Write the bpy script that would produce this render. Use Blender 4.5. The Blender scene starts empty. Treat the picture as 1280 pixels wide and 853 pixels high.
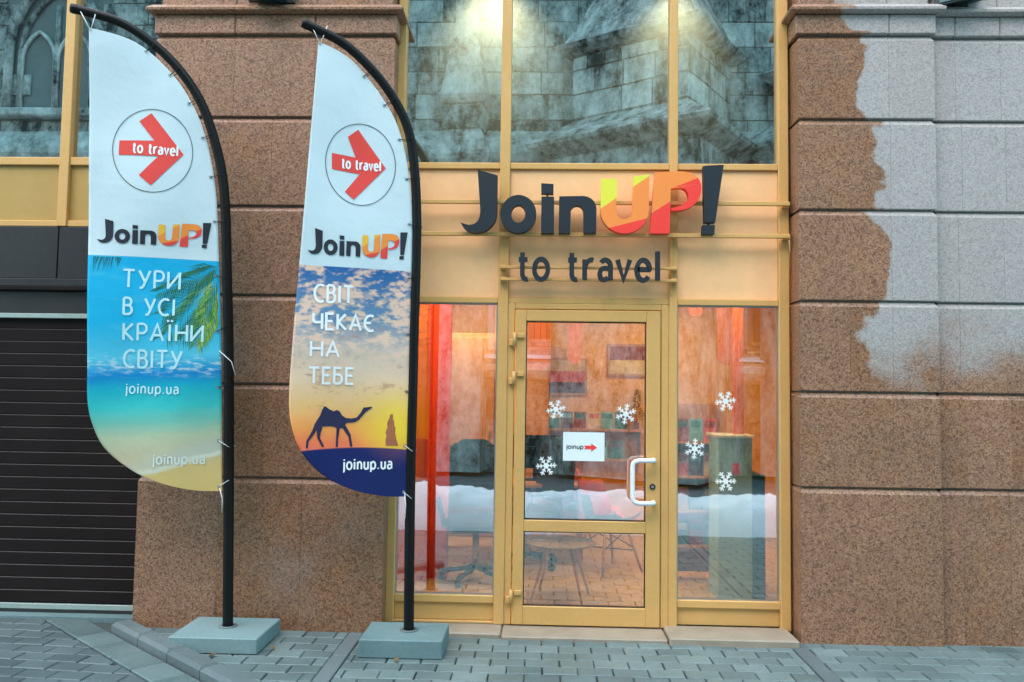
import bpy, bmesh, math, random
from mathutils import Vector, Matrix, noise
from mathutils.geometry import tessellate_polygon
R = math.radians
random.seed(7)
sc = bpy.context.scene
COL = sc.collection

# ------------------------------------------------------------------ camera
cam = bpy.data.cameras.new('camera'); cam.sensor_width = 36.0; cam.lens = 36.0*1030/1280
cam.clip_start = 0.05; cam.clip_end = 500
camo = bpy.data.objects.new('camera', cam); COL.objects.link(camo)
CAMLOC = Vector((-0.33, -5.89, 1.66))
rot = Matrix.Rotation(R(1.9), 4, 'Z') @ Matrix.Rotation(math.pi/2 + R(3.5), 4, 'X') @ Matrix.Rotation(0.0145, 4, 'Z')
camo.matrix_world = Matrix.Translation(CAMLOC) @ rot
sc.camera = camo

# ------------------------------------------------------------------ world and sun (overcast)
SUN_EL, SUN_AZ = 56.0, 205.0      # the sun stands behind the clouds, over the church, a little to the left
w = bpy.data.worlds.new('World'); sc.world = w; w.use_nodes = True
nt = w.node_tree; nt.nodes.clear()
out = nt.nodes.new('ShaderNodeOutputWorld'); bg = nt.nodes.new('ShaderNodeBackground')
sky = nt.nodes.new('ShaderNodeTexSky'); sky.sky_type = 'NISHITA'; sky.sun_disc = False
sky.sun_elevation = R(SUN_EL); sky.sun_rotation = R(SUN_AZ); sky.dust_density = 1.5; sky.air_density = 1.0
hs = nt.nodes.new('ShaderNodeHueSaturation'); hs.inputs['Saturation'].default_value = 1.25; hs.inputs['Hue'].default_value = 0.45
nt.links.new(sky.outputs[0], hs.inputs['Color']); nt.links.new(hs.outputs[0], bg.inputs[0])
bg.inputs[1].default_value = 0.15
nt.links.new(bg.outputs[0], out.inputs[0])
sl = bpy.data.lights.new('sun', 'SUN'); sl.energy = 0.8; sl.angle = R(95); sl.color = (1.0, 0.99, 0.97)
so = bpy.data.objects.new('sun', sl); COL.objects.link(so)
so.rotation_euler = (R(90-SUN_EL), 0, R(180-SUN_AZ) + 0)
# direction towards the sun: azimuth measured clockwise from +Y
az = R(SUN_AZ); el = R(SUN_EL)
sd = Vector((math.sin(az)*math.cos(el), math.cos(az)*math.cos(el), math.sin(el)))
so.rotation_euler = sd.to_track_quat('Z', 'Y').to_euler()
so.location = (0, -20, 30)
vs = sc.view_settings; vs.view_transform = 'Standard'; vs.look = 'None'; vs.gamma = 1.0; vs.use_curve_mapping = False
vs.exposure = 1.98

# ------------------------------------------------------------------ helpers
def srgb(r, g, b):
    f = lambda c: (c/255/12.92) if c/255 <= 0.04045 else ((c/255+0.055)/1.055)**2.4
    return (f(r), f(g), f(b), 1.0)

class N:
    """small node-tree builder"""
    def __init__(s, name):
        s.m = bpy.data.materials.new(name); s.m.use_nodes = True
        s.t = s.m.node_tree; s.t.nodes.clear()
        s.out = s.t.nodes.new('ShaderNodeOutputMaterial')
    def n(s, typ, **kw):
        nd = s.t.nodes.new('ShaderNode'+typ)
        for k, v in kw.items():
            if k.startswith('_'): nd.inputs[int(k[1:])].default_value = v
            else: setattr(nd, k, v)
        return nd
    def l(s, a, b): s.t.links.new(a, b)
    def math(s, op, a, b=None, clamp=False):
        nd = s.n('Math', operation=op); nd.use_clamp = clamp
        for i, v in enumerate((a, b)):
            if v is None: continue
            if isinstance(v, (int, float)): nd.inputs[i].default_value = v
            else: s.l(v, nd.inputs[i])
        return nd.outputs[0]
    def mix(s, f, a, b, mode='MIX'):
        nd = s.n('MixRGB', blend_type=mode)
        for i, v in enumerate((f, a, b)):
            if isinstance(v, (int, float)): nd.inputs[i].default_value = v
            elif isinstance(v, tuple): nd.inputs[i].default_value = v
            else: s.l(v, nd.inputs[i])
        return nd.outputs[0]
    def ramp(s, f, stops, interp='LINEAR'):
        nd = s.n('ValToRGB'); cr = nd.color_ramp; cr.interpolation = interp
        while len(cr.elements) > 1: cr.elements.remove(cr.elements[-1])
        cr.elements[0].position = stops[0][0]; cr.elements[0].color = stops[0][1]
        for p, c in stops[1:]:
            e = cr.elements.new(p); e.color = c
        s.l(f, nd.inputs[0]); return nd.outputs[0]
    def noise(s, vec, scale, detail=3, rough=0.55):
        nd = s.n('TexNoise'); nd.inputs['Scale'].default_value = scale; nd.inputs['Detail'].default_value = detail
        nd.inputs['Roughness'].default_value = rough
        if vec is not None: s.l(vec, nd.inputs['Vector'])
        return nd.outputs['Fac']
    def pos(s): return s.n('NewGeometry').outputs['Position']
    def smooth(s, v, a, b):
        nd = s.n('MapRange', interpolation_type='SMOOTHSTEP'); s.l(v, nd.inputs[0])
        nd.inputs[1].default_value = a; nd.inputs[2].default_value = b
        return nd.outputs[0]
    def bsdf(s, color, rough=0.5, metal=0.0, spec=0.5, bump=None, bs=0.2, bd=0.002):
        b = s.n('BsdfPrincipled')
        if isinstance(color, tuple): b.inputs['Base Color'].default_value = color
        else: s.l(color, b.inputs['Base Color'])
        if isinstance(rough, (int, float)): b.inputs['Roughness'].default_value = rough
        else: s.l(rough, b.inputs['Roughness'])
        b.inputs['Metallic'].default_value = metal; b.inputs['Specular IOR Level'].default_value = spec
        if bump is not None:
            bn = s.n('Bump'); bn.inputs['Strength'].default_value = bs; bn.inputs['Distance'].default_value = bd
            s.l(bump, bn.inputs['Height']); s.l(bn.outputs[0], b.inputs['Normal'])
        s.l(b.outputs[0], s.out.inputs[0]); return s.m

def paint(name, col, rough=0.5, var=0.08, scale=3.0, metal=0.0, bump=0.0, spec=0.5):
    s = N(name); p = s.pos()
    a = s.noise(p, scale, 4); b = s.noise(p, scale*14, 3)
    f = s.math('ADD', s.math('MULTIPLY', a, 0.65), s.math('MULTIPLY', b, 0.35))
    lo = tuple(c*(1-var*2.2) for c in col[:3])+(1,); hi = tuple(min(1, c*(1+var*2.2)) for c in col[:3])+(1,)
    c = s.ramp(f, [(0.25, lo), (0.75, hi)])
    r = s.math('ADD', s.math('MULTIPLY', b, 0.2), rough-0.1)
    return s.bsdf(c, r, metal, spec, bump=(b if bump else None), bs=bump)

M = {}
M['gold'] = paint('gold_paint', srgb(207, 160, 94), 0.42, 0.05, 2.0)
M['panel'] = paint('peach_panel', srgb(244, 188, 132), 0.5, 0.05, 1.2)
M['shaded_dirty_panel'] = paint('shade_toned_panel', srgb(176, 140, 72), 0.5, 0.05, 1.2)  # panel tone darkened to hold recess shade as well as dirt
M['black_metal'] = paint('black_pole_paint', (0.006, 0.006, 0.006, 1), 0.45, 0.1, spec=0.2)
M['dark_letter'] = paint('dark_letter_face', srgb(34, 42, 48), 0.55, 0.06, 4, spec=0.3)
M['ink'] = paint('dark_print', srgb(22, 28, 40), 0.6, 0.02)
M['yellow'] = paint('yellow_acrylic', srgb(226, 218, 70), 0.35, 0.02)
M['orange'] = paint('orange_acrylic', srgb(243, 140, 68), 0.35, 0.02)
M['red'] = paint('red_acrylic', srgb(240, 66, 56), 0.35, 0.02)
M['white_plastic'] = paint('white_plastic', (0.8, 0.82, 0.82, 1), 0.35, 0.02)
M['paper'] = paint('paper_white', (0.74, 0.8, 0.8, 1), 0.8, 0.02)
M['snowflake'] = paint('snowflake_paper', (0.8, 0.84, 0.82, 1), 0.7, 0.02)
M['chrome'] = paint('dull_steel', (0.45, 0.46, 0.47, 1), 0.35, 0.05, metal=0.9)
M['brown_metal'] = paint('dark_brown_shutter', srgb(31, 25, 24), 0.75, 0.15, 2.5, spec=0.12)
M['slat_lit_edge'] = paint('slat_edge_highlight', srgb(62, 55, 53), 0.55, 0.1, 2.5)  # lighter tone painted for the sky light along each slat chamfer
M['black_panel'] = paint('black_fascia', srgb(36, 33, 34), 0.4, 0.12, 2)
M['pale_metal'] = paint('pale_rail', srgb(150, 165, 158), 0.45, 0.08)
M['rubber'] = paint('rubber', (0.02, 0.02, 0.02, 1), 0.7)
M['step'] = paint('pale_step_stone', srgb(150, 136, 118), 0.6, 0.12, 6, bump=0.2)
M['mortar'] = paint('joint_sand', srgb(66, 74, 72), 0.95, 0.15, 9)
M['asphalt'] = paint('slushy_asphalt', (0.17, 0.172, 0.175, 1), 0.6, 0.3, 1.2, bump=0.4)
M['snow'] = paint('old_snow', (0.80, 0.85, 0.88, 1), 0.7, 0.06, 3, bump=0.5)
M['orange_wall'] = paint('orange_wall', srgb(232, 168, 66), 0.7, 0.05, 1)
M['cream_wall'] = paint('cream_wall', srgb(232, 205, 165), 0.7, 0.05, 1)
M['peach_door'] = paint('peach_laminate', srgb(214, 150, 92), 0.5, 0.05, 1)
M['red_wall'] = paint('red_wall', srgb(226, 70, 20), 0.6, 0.03, 1)
M['orange_deep'] = paint('deep_orange', srgb(222, 108, 24), 0.6, 0.03, 1)
M['room_floor'] = paint('laminate_floor', srgb(205, 165, 115), 0.3, 0.06, 2)
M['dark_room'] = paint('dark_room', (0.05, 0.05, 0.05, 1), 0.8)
M['column_cream'] = paint('cream_plaster', (0.7, 0.6, 0.42, 1), 0.7, 0.04)
M['wood'] = paint('beech_wood', srgb(190, 130, 75), 0.5, 0.1, 8)
M['black_fabric'] = paint('black_upholstery', (0.014, 0.016, 0.016, 1), 0.8)
M['ply_edge'] = paint('white_laminate', (0.72, 0.7, 0.66, 1), 0.3, 0.02)
M['blue_grey'] = paint('grey_blue_laminate', srgb(150, 196, 222), 0.5)
M['navy'] = paint('navy_laminate', srgb(28, 70, 96), 0.5)
M['green_dark'] = paint('dark_green', (0.012, 0.05, 0.025, 1), 0.8, 0.2, 20)
M['table_dark'] = paint('smoked_tabletop', srgb(128, 104, 82), 0.15, 0.05)
M['cord'] = paint('white_cord', (0.7, 0.72, 0.7, 1), 0.7)
M['leaf'] = paint('dry_leaf', srgb(112, 88, 52), 0.8, 0.1)
M['lamp_body'] = paint('floodlight_body', srgb(62, 72, 72), 0.45)
M['lamp_lens'] = paint('floodlight_lens', srgb(110, 130, 134), 0.12)
M['hanging_orange'] = paint('gap_strip_orange', srgb(226, 122, 16), 0.8, 0.03)
for nm, c in dict(poster_teal=(60,120,120), poster_plum=(96,40,70), poster_rust=(150,60,40), poster_sand=(214,180,120), poster_sky=(120,170,200), poster_green=(50,90,60), poster_rose=(205,90,90)).items():
    M[nm] = paint(nm, srgb(*c), 0.5, 0.18, 9)

def glass(name, refl, tint):
    s = N(name); t = s.n('BsdfTransparent'); t.inputs[0].default_value = tint
    g = s.n('BsdfGlossy'); g.inputs['Roughness'].default_value = 0.0; g.inputs[0].default_value = (1.0, 0.97, 0.97, 1)
    bn = s.n('Bump'); bn.inputs['Strength'].default_value = 0.012; bn.inputs['Distance'].default_value = 0.02
    s.l(s.noise(s.pos(), 1.6, 2), bn.inputs['Height']); s.l(bn.outputs[0], g.inputs['Normal'])
    m = s.n('MixShader')
    lw = s.n('Fresnel'); lw.inputs[0].default_value = 1.45
    f = s.math('ADD', s.math('MULTIPLY', lw.outputs[0], 0.8), refl, clamp=True)
    s.l(f, m.inputs[0]); s.l(t.outputs[0], m.inputs[1]); s.l(g.outputs[0], m.inputs[2]); s.l(m.outputs[0], s.out.inputs[0])
    return s.m
M['glass'] = glass('shop_glass', 0.28, (0.93, 0.97, 0.96, 1))
M['coated_glass'] = glass('coated_glass', 0.46, (0.72, 0.78, 0.76, 1))

def emit(name, col, st):
    s = N(name); e = s.n('Emission'); e.inputs[0].default_value = col; e.inputs[1].default_value = st
    s.l(e.outputs[0], s.out.inputs[0]); return s.m

def granite(name, stained):
    s = N(name); p = s.pos()
    v1 = s.n('TexVoronoi'); v1.inputs['Scale'].default_value = 105; s.l(p, v1.inputs['Vector'])
    sp = s.n('SeparateColor'); s.l(v1.outputs['Color'], sp.inputs[0]); cell = sp.outputs[0]
    n1 = s.noise(p, 120, 3, 0.7); n2 = s.noise(p, 2.2, 3); n3 = s.noise(p, 260, 2)
    grain = s.math('ADD', s.math('MULTIPLY', cell, 0.55), s.math('MULTIPLY', n1, 0.45))
    wet = s.ramp(grain, [(0.14, (0.055, 0.030, 0.020, 1)), (0.33, (0.185, 0.098, 0.055, 1)), (0.5, (0.262, 0.142, 0.082, 1)), (0.68, (0.32, 0.182, 0.110, 1)), (0.88, (0.42, 0.28, 0.19, 1))])
    dry = s.ramp(grain, [(0.10, (0.20, 0.183, 0.17, 1)), (0.35, (0.32, 0.295, 0.275, 1)), (0.6, (0.375, 0.345, 0.32, 1)), (0.92, (0.45, 0.42, 0.39, 1))])
    oi = s.n('ObjectInfo').outputs['Random']
    wet = s.mix(0.5, wet, s.ramp(s.math('ADD', s.math('MULTIPLY', n2, 0.6), s.math('MULTIPLY', oi, 0.4)), [(0.25, (0.32, 0.29, 0.28, 1)), (0.75, (0.68, 0.60, 0.54, 1))]), 'OVERLAY')
    n4 = s.noise(p, 5.5, 3)
    wet = s.mix(1.0, wet, s.ramp(s.math('ADD', s.math('MULTIPLY', n4, .7), s.math('MULTIPLY', oi, .3)), [(.30, (1.05, .90, .72, 1)), (.5, (1, .98, .95, 1)), (.70, (.93, .88, .92, 1))]), 'MULTIPLY')
    dry = s.mix(s.math('MULTIPLY', oi, .5), dry, s.mix(1.0, dry, (.93, .86, .86, 1), 'MULTIPLY'))
    if stained:
        xyz = s.n('SeparateXYZ'); s.l(p, xyz.inputs[0]); X, Z = xyz.outputs[0], xyz.outputs[2]
        nn = s.noise(p, 2.6, 3, 0.5); nb = s.noise(p, 13, 3)
        wn = s.n('TexWhiteNoise', noise_dimensions='1D'); s.l(s.math('FLOOR', s.math('DIVIDE', s.math('SUBTRACT', Z, .405), .635)), wn.inputs['W'])
        stp = s.math('MULTIPLY', s.math('SUBTRACT', wn.outputs['Value'], .5), .16)
        edge = s.math('ADD', s.math('ADD', s.math('MULTIPLY', Z, 0.10), X), stp)                       # sloping edge of the damp patch
        edge = s.math('ADD', edge, s.math('MULTIPLY', s.math('SUBTRACT', nn, 0.5), 0.9))
        mx = s.smooth(edge, 2.26, 2.31)
        low = s.math('ADD', Z, s.math('ADD', s.math('MULTIPLY', s.math('SUBTRACT', nn, 0.5), 0.9), s.math('MULTIPLY', s.math('SUBTRACT', nb, 0.5), 0.3)))
        mz = s.smooth(low, 1.62, 2.25)
        mask = s.math('MULTIPLY', mx, mz, clamp=True)
        col = s.mix(mask, wet, dry)
        rough = s.math('ADD', s.math('MULTIPLY', mask, 0.25), 0.42)
    else:
        nn = s.noise(p, 1.3, 4); mask = s.math('MULTIPLY', s.smooth(nn, 0.55, 0.75), 0.22)
        col = s.mix(mask, wet, dry); rough = s.math('ADD', s.math('MULTIPLY', n3, 0.2), 0.36)
    return s.bsdf(col, rough, 0, 0.45, bump=n1, bs=0.12)
M['granite'] = granite('brown_granite', False)
M['granite_stained'] = granite('stained_granite', True)

def paver_mat(name, lo, hi, rough=0.62):
    s = N(name); p = s.pos(); oi = s.n('ObjectInfo').outputs['Random']
    a = s.noise(p, 38, 4, 0.7); b = s.noise(p, 1.7, 3); f = s.noise(p, 170, 2)
    g = s.math('ADD', s.math('ADD', s.math('MULTIPLY', a, 0.35), s.math('MULTIPLY', b, 0.48)), s.math('MULTIPLY', oi, 0.2))
    c = s.ramp(g, [(0.30, lo), (0.75, hi)])
    return s.bsdf(c, s.math('ADD', s.math('MULTIPLY', b, 0.4), rough-0.25), 0, 0.5, bump=s.math('ADD', a, f), bs=0.35)
M['paver'] = paver_mat('grey_paver', (0.060, 0.092, 0.090, 1), (0.180, 0.240, 0.232, 1))
M['paver_dark'] = paver_mat('dark_paver', (0.055, 0.078, 0.082, 1), (0.125, 0.16, 0.162, 1))
M['concrete'] = paver_mat('cast_concrete', (0.09, 0.165, 0.17, 1), (0.22, 0.31, 0.31, 1), 0.75)
M['kerb'] = paver_mat('kerb_concrete', (0.068, 0.09, 0.092, 1), (0.145, 0.178, 0.178, 1), 0.75)

def stone_mat(name):
    s = N(name); p = s.pos(); oi = s.n('ObjectInfo').outputs['Random']
    mpv = s.n('Mapping'); mpv.inputs['Scale'].default_value = (1.6, 1.6, .75); s.l(p, mpv.inputs[0])
    a = s.noise(mpv.outputs[0], 1.5, 6, 0.72); b = s.noise(p, 7, 5, 0.75)
    g = s.math('ADD', s.math('ADD', s.math('MULTIPLY', a, 0.62), s.math('MULTIPLY', b, 0.28)), s.math('MULTIPLY', oi, 0.12))
    c = s.ramp(g, [(0.41, (0.035, 0.036, 0.034, 1)), (0.475, (0.24, 0.245, 0.23, 1)), (0.54, (0.42, 0.43, 0.40, 1)), (0.66, (0.70, 0.70, 0.66, 1))])
    return s.bsdf(c, 0.85, bump=b, bs=0.8, bd=0.04)
M['church_stone'] = stone_mat('weathered_church_stone')
M['church_joint'] = paint('church_mortar', (0.19, 0.20, 0.195, 1), 0.9)

# ---- geometry helpers
def tag(o, label=None, cat=None, group=None, kind=None):
    if label: o['label'] = label
    if cat: o['category'] = cat
    if group: o['group'] = group
    if kind: o['kind'] = kind
    return o
def link(name, me, parent=None):
    o = bpy.data.objects.new(name, me); COL.objects.link(o)
    if parent is not None:
        o.parent = parent; o.matrix_parent_inverse = parent.matrix_world.inverted() if False else Matrix.Identity(4)
    return o
def empty(name, loc=(0, 0, 0), rz=0):
    o = bpy.data.objects.new(name, None); COL.objects.link(o); o.location = loc; o.rotation_euler = (0, 0, rz)
    o.empty_display_size = 0.1
    return o

class MB:
    def __init__(s): s.v = []; s.f = []; s.mi = []; s.sm = []
    def add(s, vs, fs, mi=0, smooth=False):
        k = len(s.v); s.v += [tuple(v) for v in vs]
        for f in fs: s.f.append([i+k for i in f]); s.mi.append(mi); s.sm.append(smooth)
        return s
    def box(s, x0, x1, y0, y1, z0, z1, c=0.0, mi=0):
        if c <= 0:
            vs = [(x, y, z) for z in (z0, z1) for y in (y0, y1) for x in (x0, x1)]
            fs = [(0, 2, 3, 1), (4, 5, 7, 6), (0, 1, 5, 4), (2, 6, 7, 3), (0, 4, 6, 2), (1, 3, 7, 5)]
            return s.add(vs, fs, mi)
        c = min(c, (x1-x0)*.45, (y1-y0)*.45, (z1-z0)*.45)
        X, Y, Z = (x0, x1), (y0, y1), (z0, z1); idx = {}; vs = []
        sg = (1, -1)
        for i in (0, 1):
            for j in (0, 1):
                for k in (0, 1):
                    px, py, pz = X[i], Y[j], Z[k]; a, b, d = sg[i]*c, sg[j]*c, sg[k]*c
                    for ax, q in (('x', (px, py+b, pz+d)), ('y', (px+a, py, pz+d)), ('z', (px+a, py+b, pz))):
                        idx[i, j, k, ax] = len(vs); vs.append(q)
        fs = []
        for i in (0, 1): fs.append([idx[i, j, k, 'x'] for j, k in ((0, 0), (0, 1), (1, 1), (1, 0))])
        for j in (0, 1): fs.append([idx[i, j, k, 'y'] for i, k in ((0, 0), (1, 0), (1, 1), (0, 1))])
        for k in (0, 1): fs.append([idx[i, j, k, 'z'] for i, j in ((0, 0), (1, 0), (1, 1), (0, 1))])
        for i in (0, 1):
            for j in (0, 1): fs.append([idx[i, j, 0, 'x'], idx[i, j, 1, 'x'], idx[i, j, 1, 'y'], idx[i, j, 0, 'y']])
        for i in (0, 1):
            for k in (0, 1): fs.append([idx[i, 0, k, 'x'], idx[i, 1, k, 'x'], idx[i, 1, k, 'z'], idx[i, 0, k, 'z']])
        for j in (0, 1):
            for k in (0, 1): fs.append([idx[0, j, k, 'y'], idx[1, j, k, 'y'], idx[1, j, k, 'z'], idx[0, j, k, 'z']])
        for i in (0, 1):
            for j in (0, 1):
                for k in (0, 1): fs.append([idx[i, j, k, a] for a in 'xyz'])
        return s.add(vs, fs, mi)
    def prism(s, poly, z0, z1, c=0.0, mi=0):
        """convex polygon in xy (counter-clockwise), extruded in z with a chamfered top"""
        n = len(poly); P = [Vector((p[0], p[1])) for p in poly]; ctr = sum(P, Vector((0, 0)))/n
        def inset(d):
            r = []
            for i in range(n):
                a, b, q = P[i-1], P[i], P[(i+1) % n]
                e1 = (b-a).normalized(); e2 = (q-b).normalized()
                n1 = Vector((-e1.y, e1.x)); n2 = Vector((-e2.y, e2.x)); k = 1+n1.dot(n2)
                r.append(b+(n1+n2)*(d/max(k, .3)))
            return r
        rings = [[(p.x, p.y, z0) for p in P], [(p.x, p.y, z1-c) for p in P]]
        if c > 0: rings.append([(p.x, p.y, z1) for p in inset(c)])
        vs = [v for r in rings for v in r]; fs = [list(range(n))[::-1]]
        for r in range(len(rings)-1):
            for i in range(n): fs.append([r*n+i, r*n+(i+1) % n, (r+1)*n+(i+1) % n, (r+1)*n+i])
        fs.append([(len(rings)-1)*n+i for i in range(n)])
        return s.add(vs, fs, mi)
    def tube(s, pts, r, seg=10, mi=0, cap=True):
        pts = [Vector(p) for p in pts]; n = len(pts); vs = []; rs = r if isinstance(r, (list, tuple)) else [r]*n
        up = None
        for i in range(n):
            d = (pts[min(i+1, n-1)]-pts[max(i-1, 0)]).normalized()
            if up is None:
                up = d.orthogonal().normalized()
            up = (up-d*up.dot(d)).normalized(); side = d.cross(up)
            for k in range(seg):
                a = 2*math.pi*k/seg; vs.append(pts[i]+(up*math.cos(a)+side*math.sin(a))*rs[i])
        fs = []
        for i in range(n-1):
            for k in range(seg): fs.append([i*seg+k, i*seg+(k+1) % seg, (i+1)*seg+(k+1) % seg, (i+1)*seg+k])
        s.add(vs, fs, mi, True)
        if cap:
            k = len(s.v)-len(vs)
            s.f.append([k+i for i in range(seg)][::-1]); s.mi.append(mi); s.sm.append(False)
            s.f.append([k+(n-1)*seg+i for i in range(seg)]); s.mi.append(mi); s.sm.append(False)
        return s
    def cyl(s, x, y, z0, z1, r, seg=20, mi=0): return s.tube([(x, y, z0), (x, y, z1)], r, seg, mi)
    def lathe(s, prof, seg=24, ctr=(0, 0), mi=0):
        n = len(prof); vs = [(ctr[0]+r*math.cos(2*math.pi*k/seg), ctr[1]+r*math.sin(2*math.pi*k/seg), z) for r, z in prof for k in range(seg)]
        fs = [[i*seg+k, i*seg+(k+1) % seg, (i+1)*seg+(k+1) % seg, (i+1)*seg+k] for i in range(n-1) for k in range(seg)]
        return s.add(vs, fs, mi, True)
    def mesh(s, name, mats):
        me = bpy.data.meshes.new(name); me.from_pydata(s.v, [], s.f)
        for m in (mats if isinstance(mats, (list, tuple)) else [mats]): me.materials.append(M[m] if isinstance(m, str) else m)
        me.polygons.foreach_set('material_index', s.mi); me.polygons.foreach_set('use_smooth', s.sm)
        bm = bmesh.new(); bm.from_mesh(me); bmesh.ops.recalc_face_normals(bm, faces=bm.faces); bm.to_mesh(me); bm.free()
        me.update(); return me
    def build(s, name, mats, parent=None): return link(name, s.mesh(name, mats), parent)

def bx(name, mat, parent, *a, c=0.003): return MB().box(*a, c=c).build(name, mat, parent)

def arc(cx, cy, rx, ry, a0, a1, n=14):
    return [(cx+rx*math.cos(R(a0+(a1-a0)*i/n)), cy+ry*math.sin(R(a0+(a1-a0)*i/n))) for i in range(n+1)]
def catmull(P, n=8, closed=False):
    P = [Vector(p) for p in P]; r = []; m = len(P)
    rng = range(m) if closed else range(m-1)
    for i in rng:
        g = (lambda k: P[k % m]) if closed else (lambda k: P[max(0, min(m-1, k))])
        a, b, c, d = g(i-1), g(i), g(i+1), g(i+2)
        for k in range(n):
            t = k/n
            r.append(0.5*((2*b)+(c-a)*t+(2*a-5*b+4*c-d)*t*t+(3*b-a-3*c+d)*t*t*t))
    if not closed: r.append(P[-1])
    return r
def solid(loops, thick, place, split=None, fine=0):
    """flat outline (list of 2D loops, holes after the first) extruded by thick; place(x, z, depth) -> 3D point.
    split: list of (point, direction) lines; faces get material index by how many lines they lie below"""
    lp = [[Vector((p[0], p[1], 0)) for p in L] for L in loops]
    tri = tessellate_polygon(lp); flat = [p for L in lp for p in L]
    bm = bmesh.new(); vs = [bm.verts.new(p) for p in flat]
    for t in tri:
        try: bm.faces.new([vs[i] for i in t])
        except ValueError: pass
    bmesh.ops.recalc_face_normals(bm, faces=bm.faces)
    if split:
        for p, d in split:
            nrm = Vector((-d[1], d[0], 0)).normalized()
            bmesh.ops.bisect_plane(bm, geom=bm.verts[:]+bm.edges[:]+bm.faces[:], plane_co=Vector((p[0], p[1], 0)), plane_no=nrm, dist=1e-6)
        for f in bm.faces:
            c = f.calc_center_median(); k = 0
            for p, d in split:
                nrm = Vector((-d[1], d[0], 0)).normalized()
                if (c-Vector((p[0], p[1], 0))).dot(nrm) < 0: k += 1
            f.material_index = k
    if fine:
        for ax in (0, 1):
            lo = min(v.co[ax] for v in bm.verts); hi = max(v.co[ax] for v in bm.verts); k = lo+fine
            while k < hi:
                nn = Vector((1, 0, 0)) if ax == 0 else Vector((0, 1, 0))
                bmesh.ops.bisect_plane(bm, geom=bm.verts[:]+bm.edges[:]+bm.faces[:], plane_co=nn*k, plane_no=nn, dist=1e-6); k += fine
    bmesh.ops.triangulate(bm, faces=bm.faces)
    if thick > 0:
        r = bmesh.ops.extrude_face_region(bm, geom=bm.faces[:])
        top = [v for v in r['geom'] if isinstance(v, bmesh.types.BMVert)]
        for v in top: v.co.z = 1.0
    for v in bm.verts: v.co = Vector(place(v.co.x, v.co.y, v.co.z*thick))
    bmesh.ops.recalc_face_normals(bm, faces=bm.faces)
    me = bpy.data.meshes.new('outline'); bm.to_mesh(me); bm.free(); return me
def outline(name, mats, parent, loops, thick, place, split=None):
    me = solid(loops, thick, place, split, .03 if thick == 0 else 0); me.name = name
    for m in (mats if isinstance(mats, (list, tuple)) else [mats]): me.materials.append(M[m])
    return link(name, me, parent)

# ---- a stroke alphabet for the printed and cut lettering (cap height 1, x height .7)
def ribbon(pts, wd, closed=False):
    P = [Vector((p[0], p[1])) for p in pts]
    Q = [P[0]]
    for p in P[1:]:
        if (p-Q[-1]).length > 1e-4: Q.append(p)
    if closed and (Q[0]-Q[-1]).length < 1e-3: Q.pop()
    P = Q; n = len(P); Lf = []; Rt = []
    for i in range(n):
        a = P[i-1] if (i > 0 or closed) else None; b = P[i]; c = P[(i+1) % n] if (i < n-1 or closed) else None
        e1 = (b-a).normalized() if a is not None else (c-b).normalized(); e2 = (c-b).normalized() if c is not None else e1
        n1 = Vector((-e1.y, e1.x)); n2 = Vector((-e2.y, e2.x)); k = max(0.35, 1+n1.dot(n2)); off = (n1+n2)/k*wd/2
        Lf.append(b+off); Rt.append(b-off)
    return Lf, Rt, closed
O = lambda w, h, y=0: (arc(w/2, y+h/2, w/2, h/2, 0, 360, 26), True)
L_ = lambda *p: (list(p), False)
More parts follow.
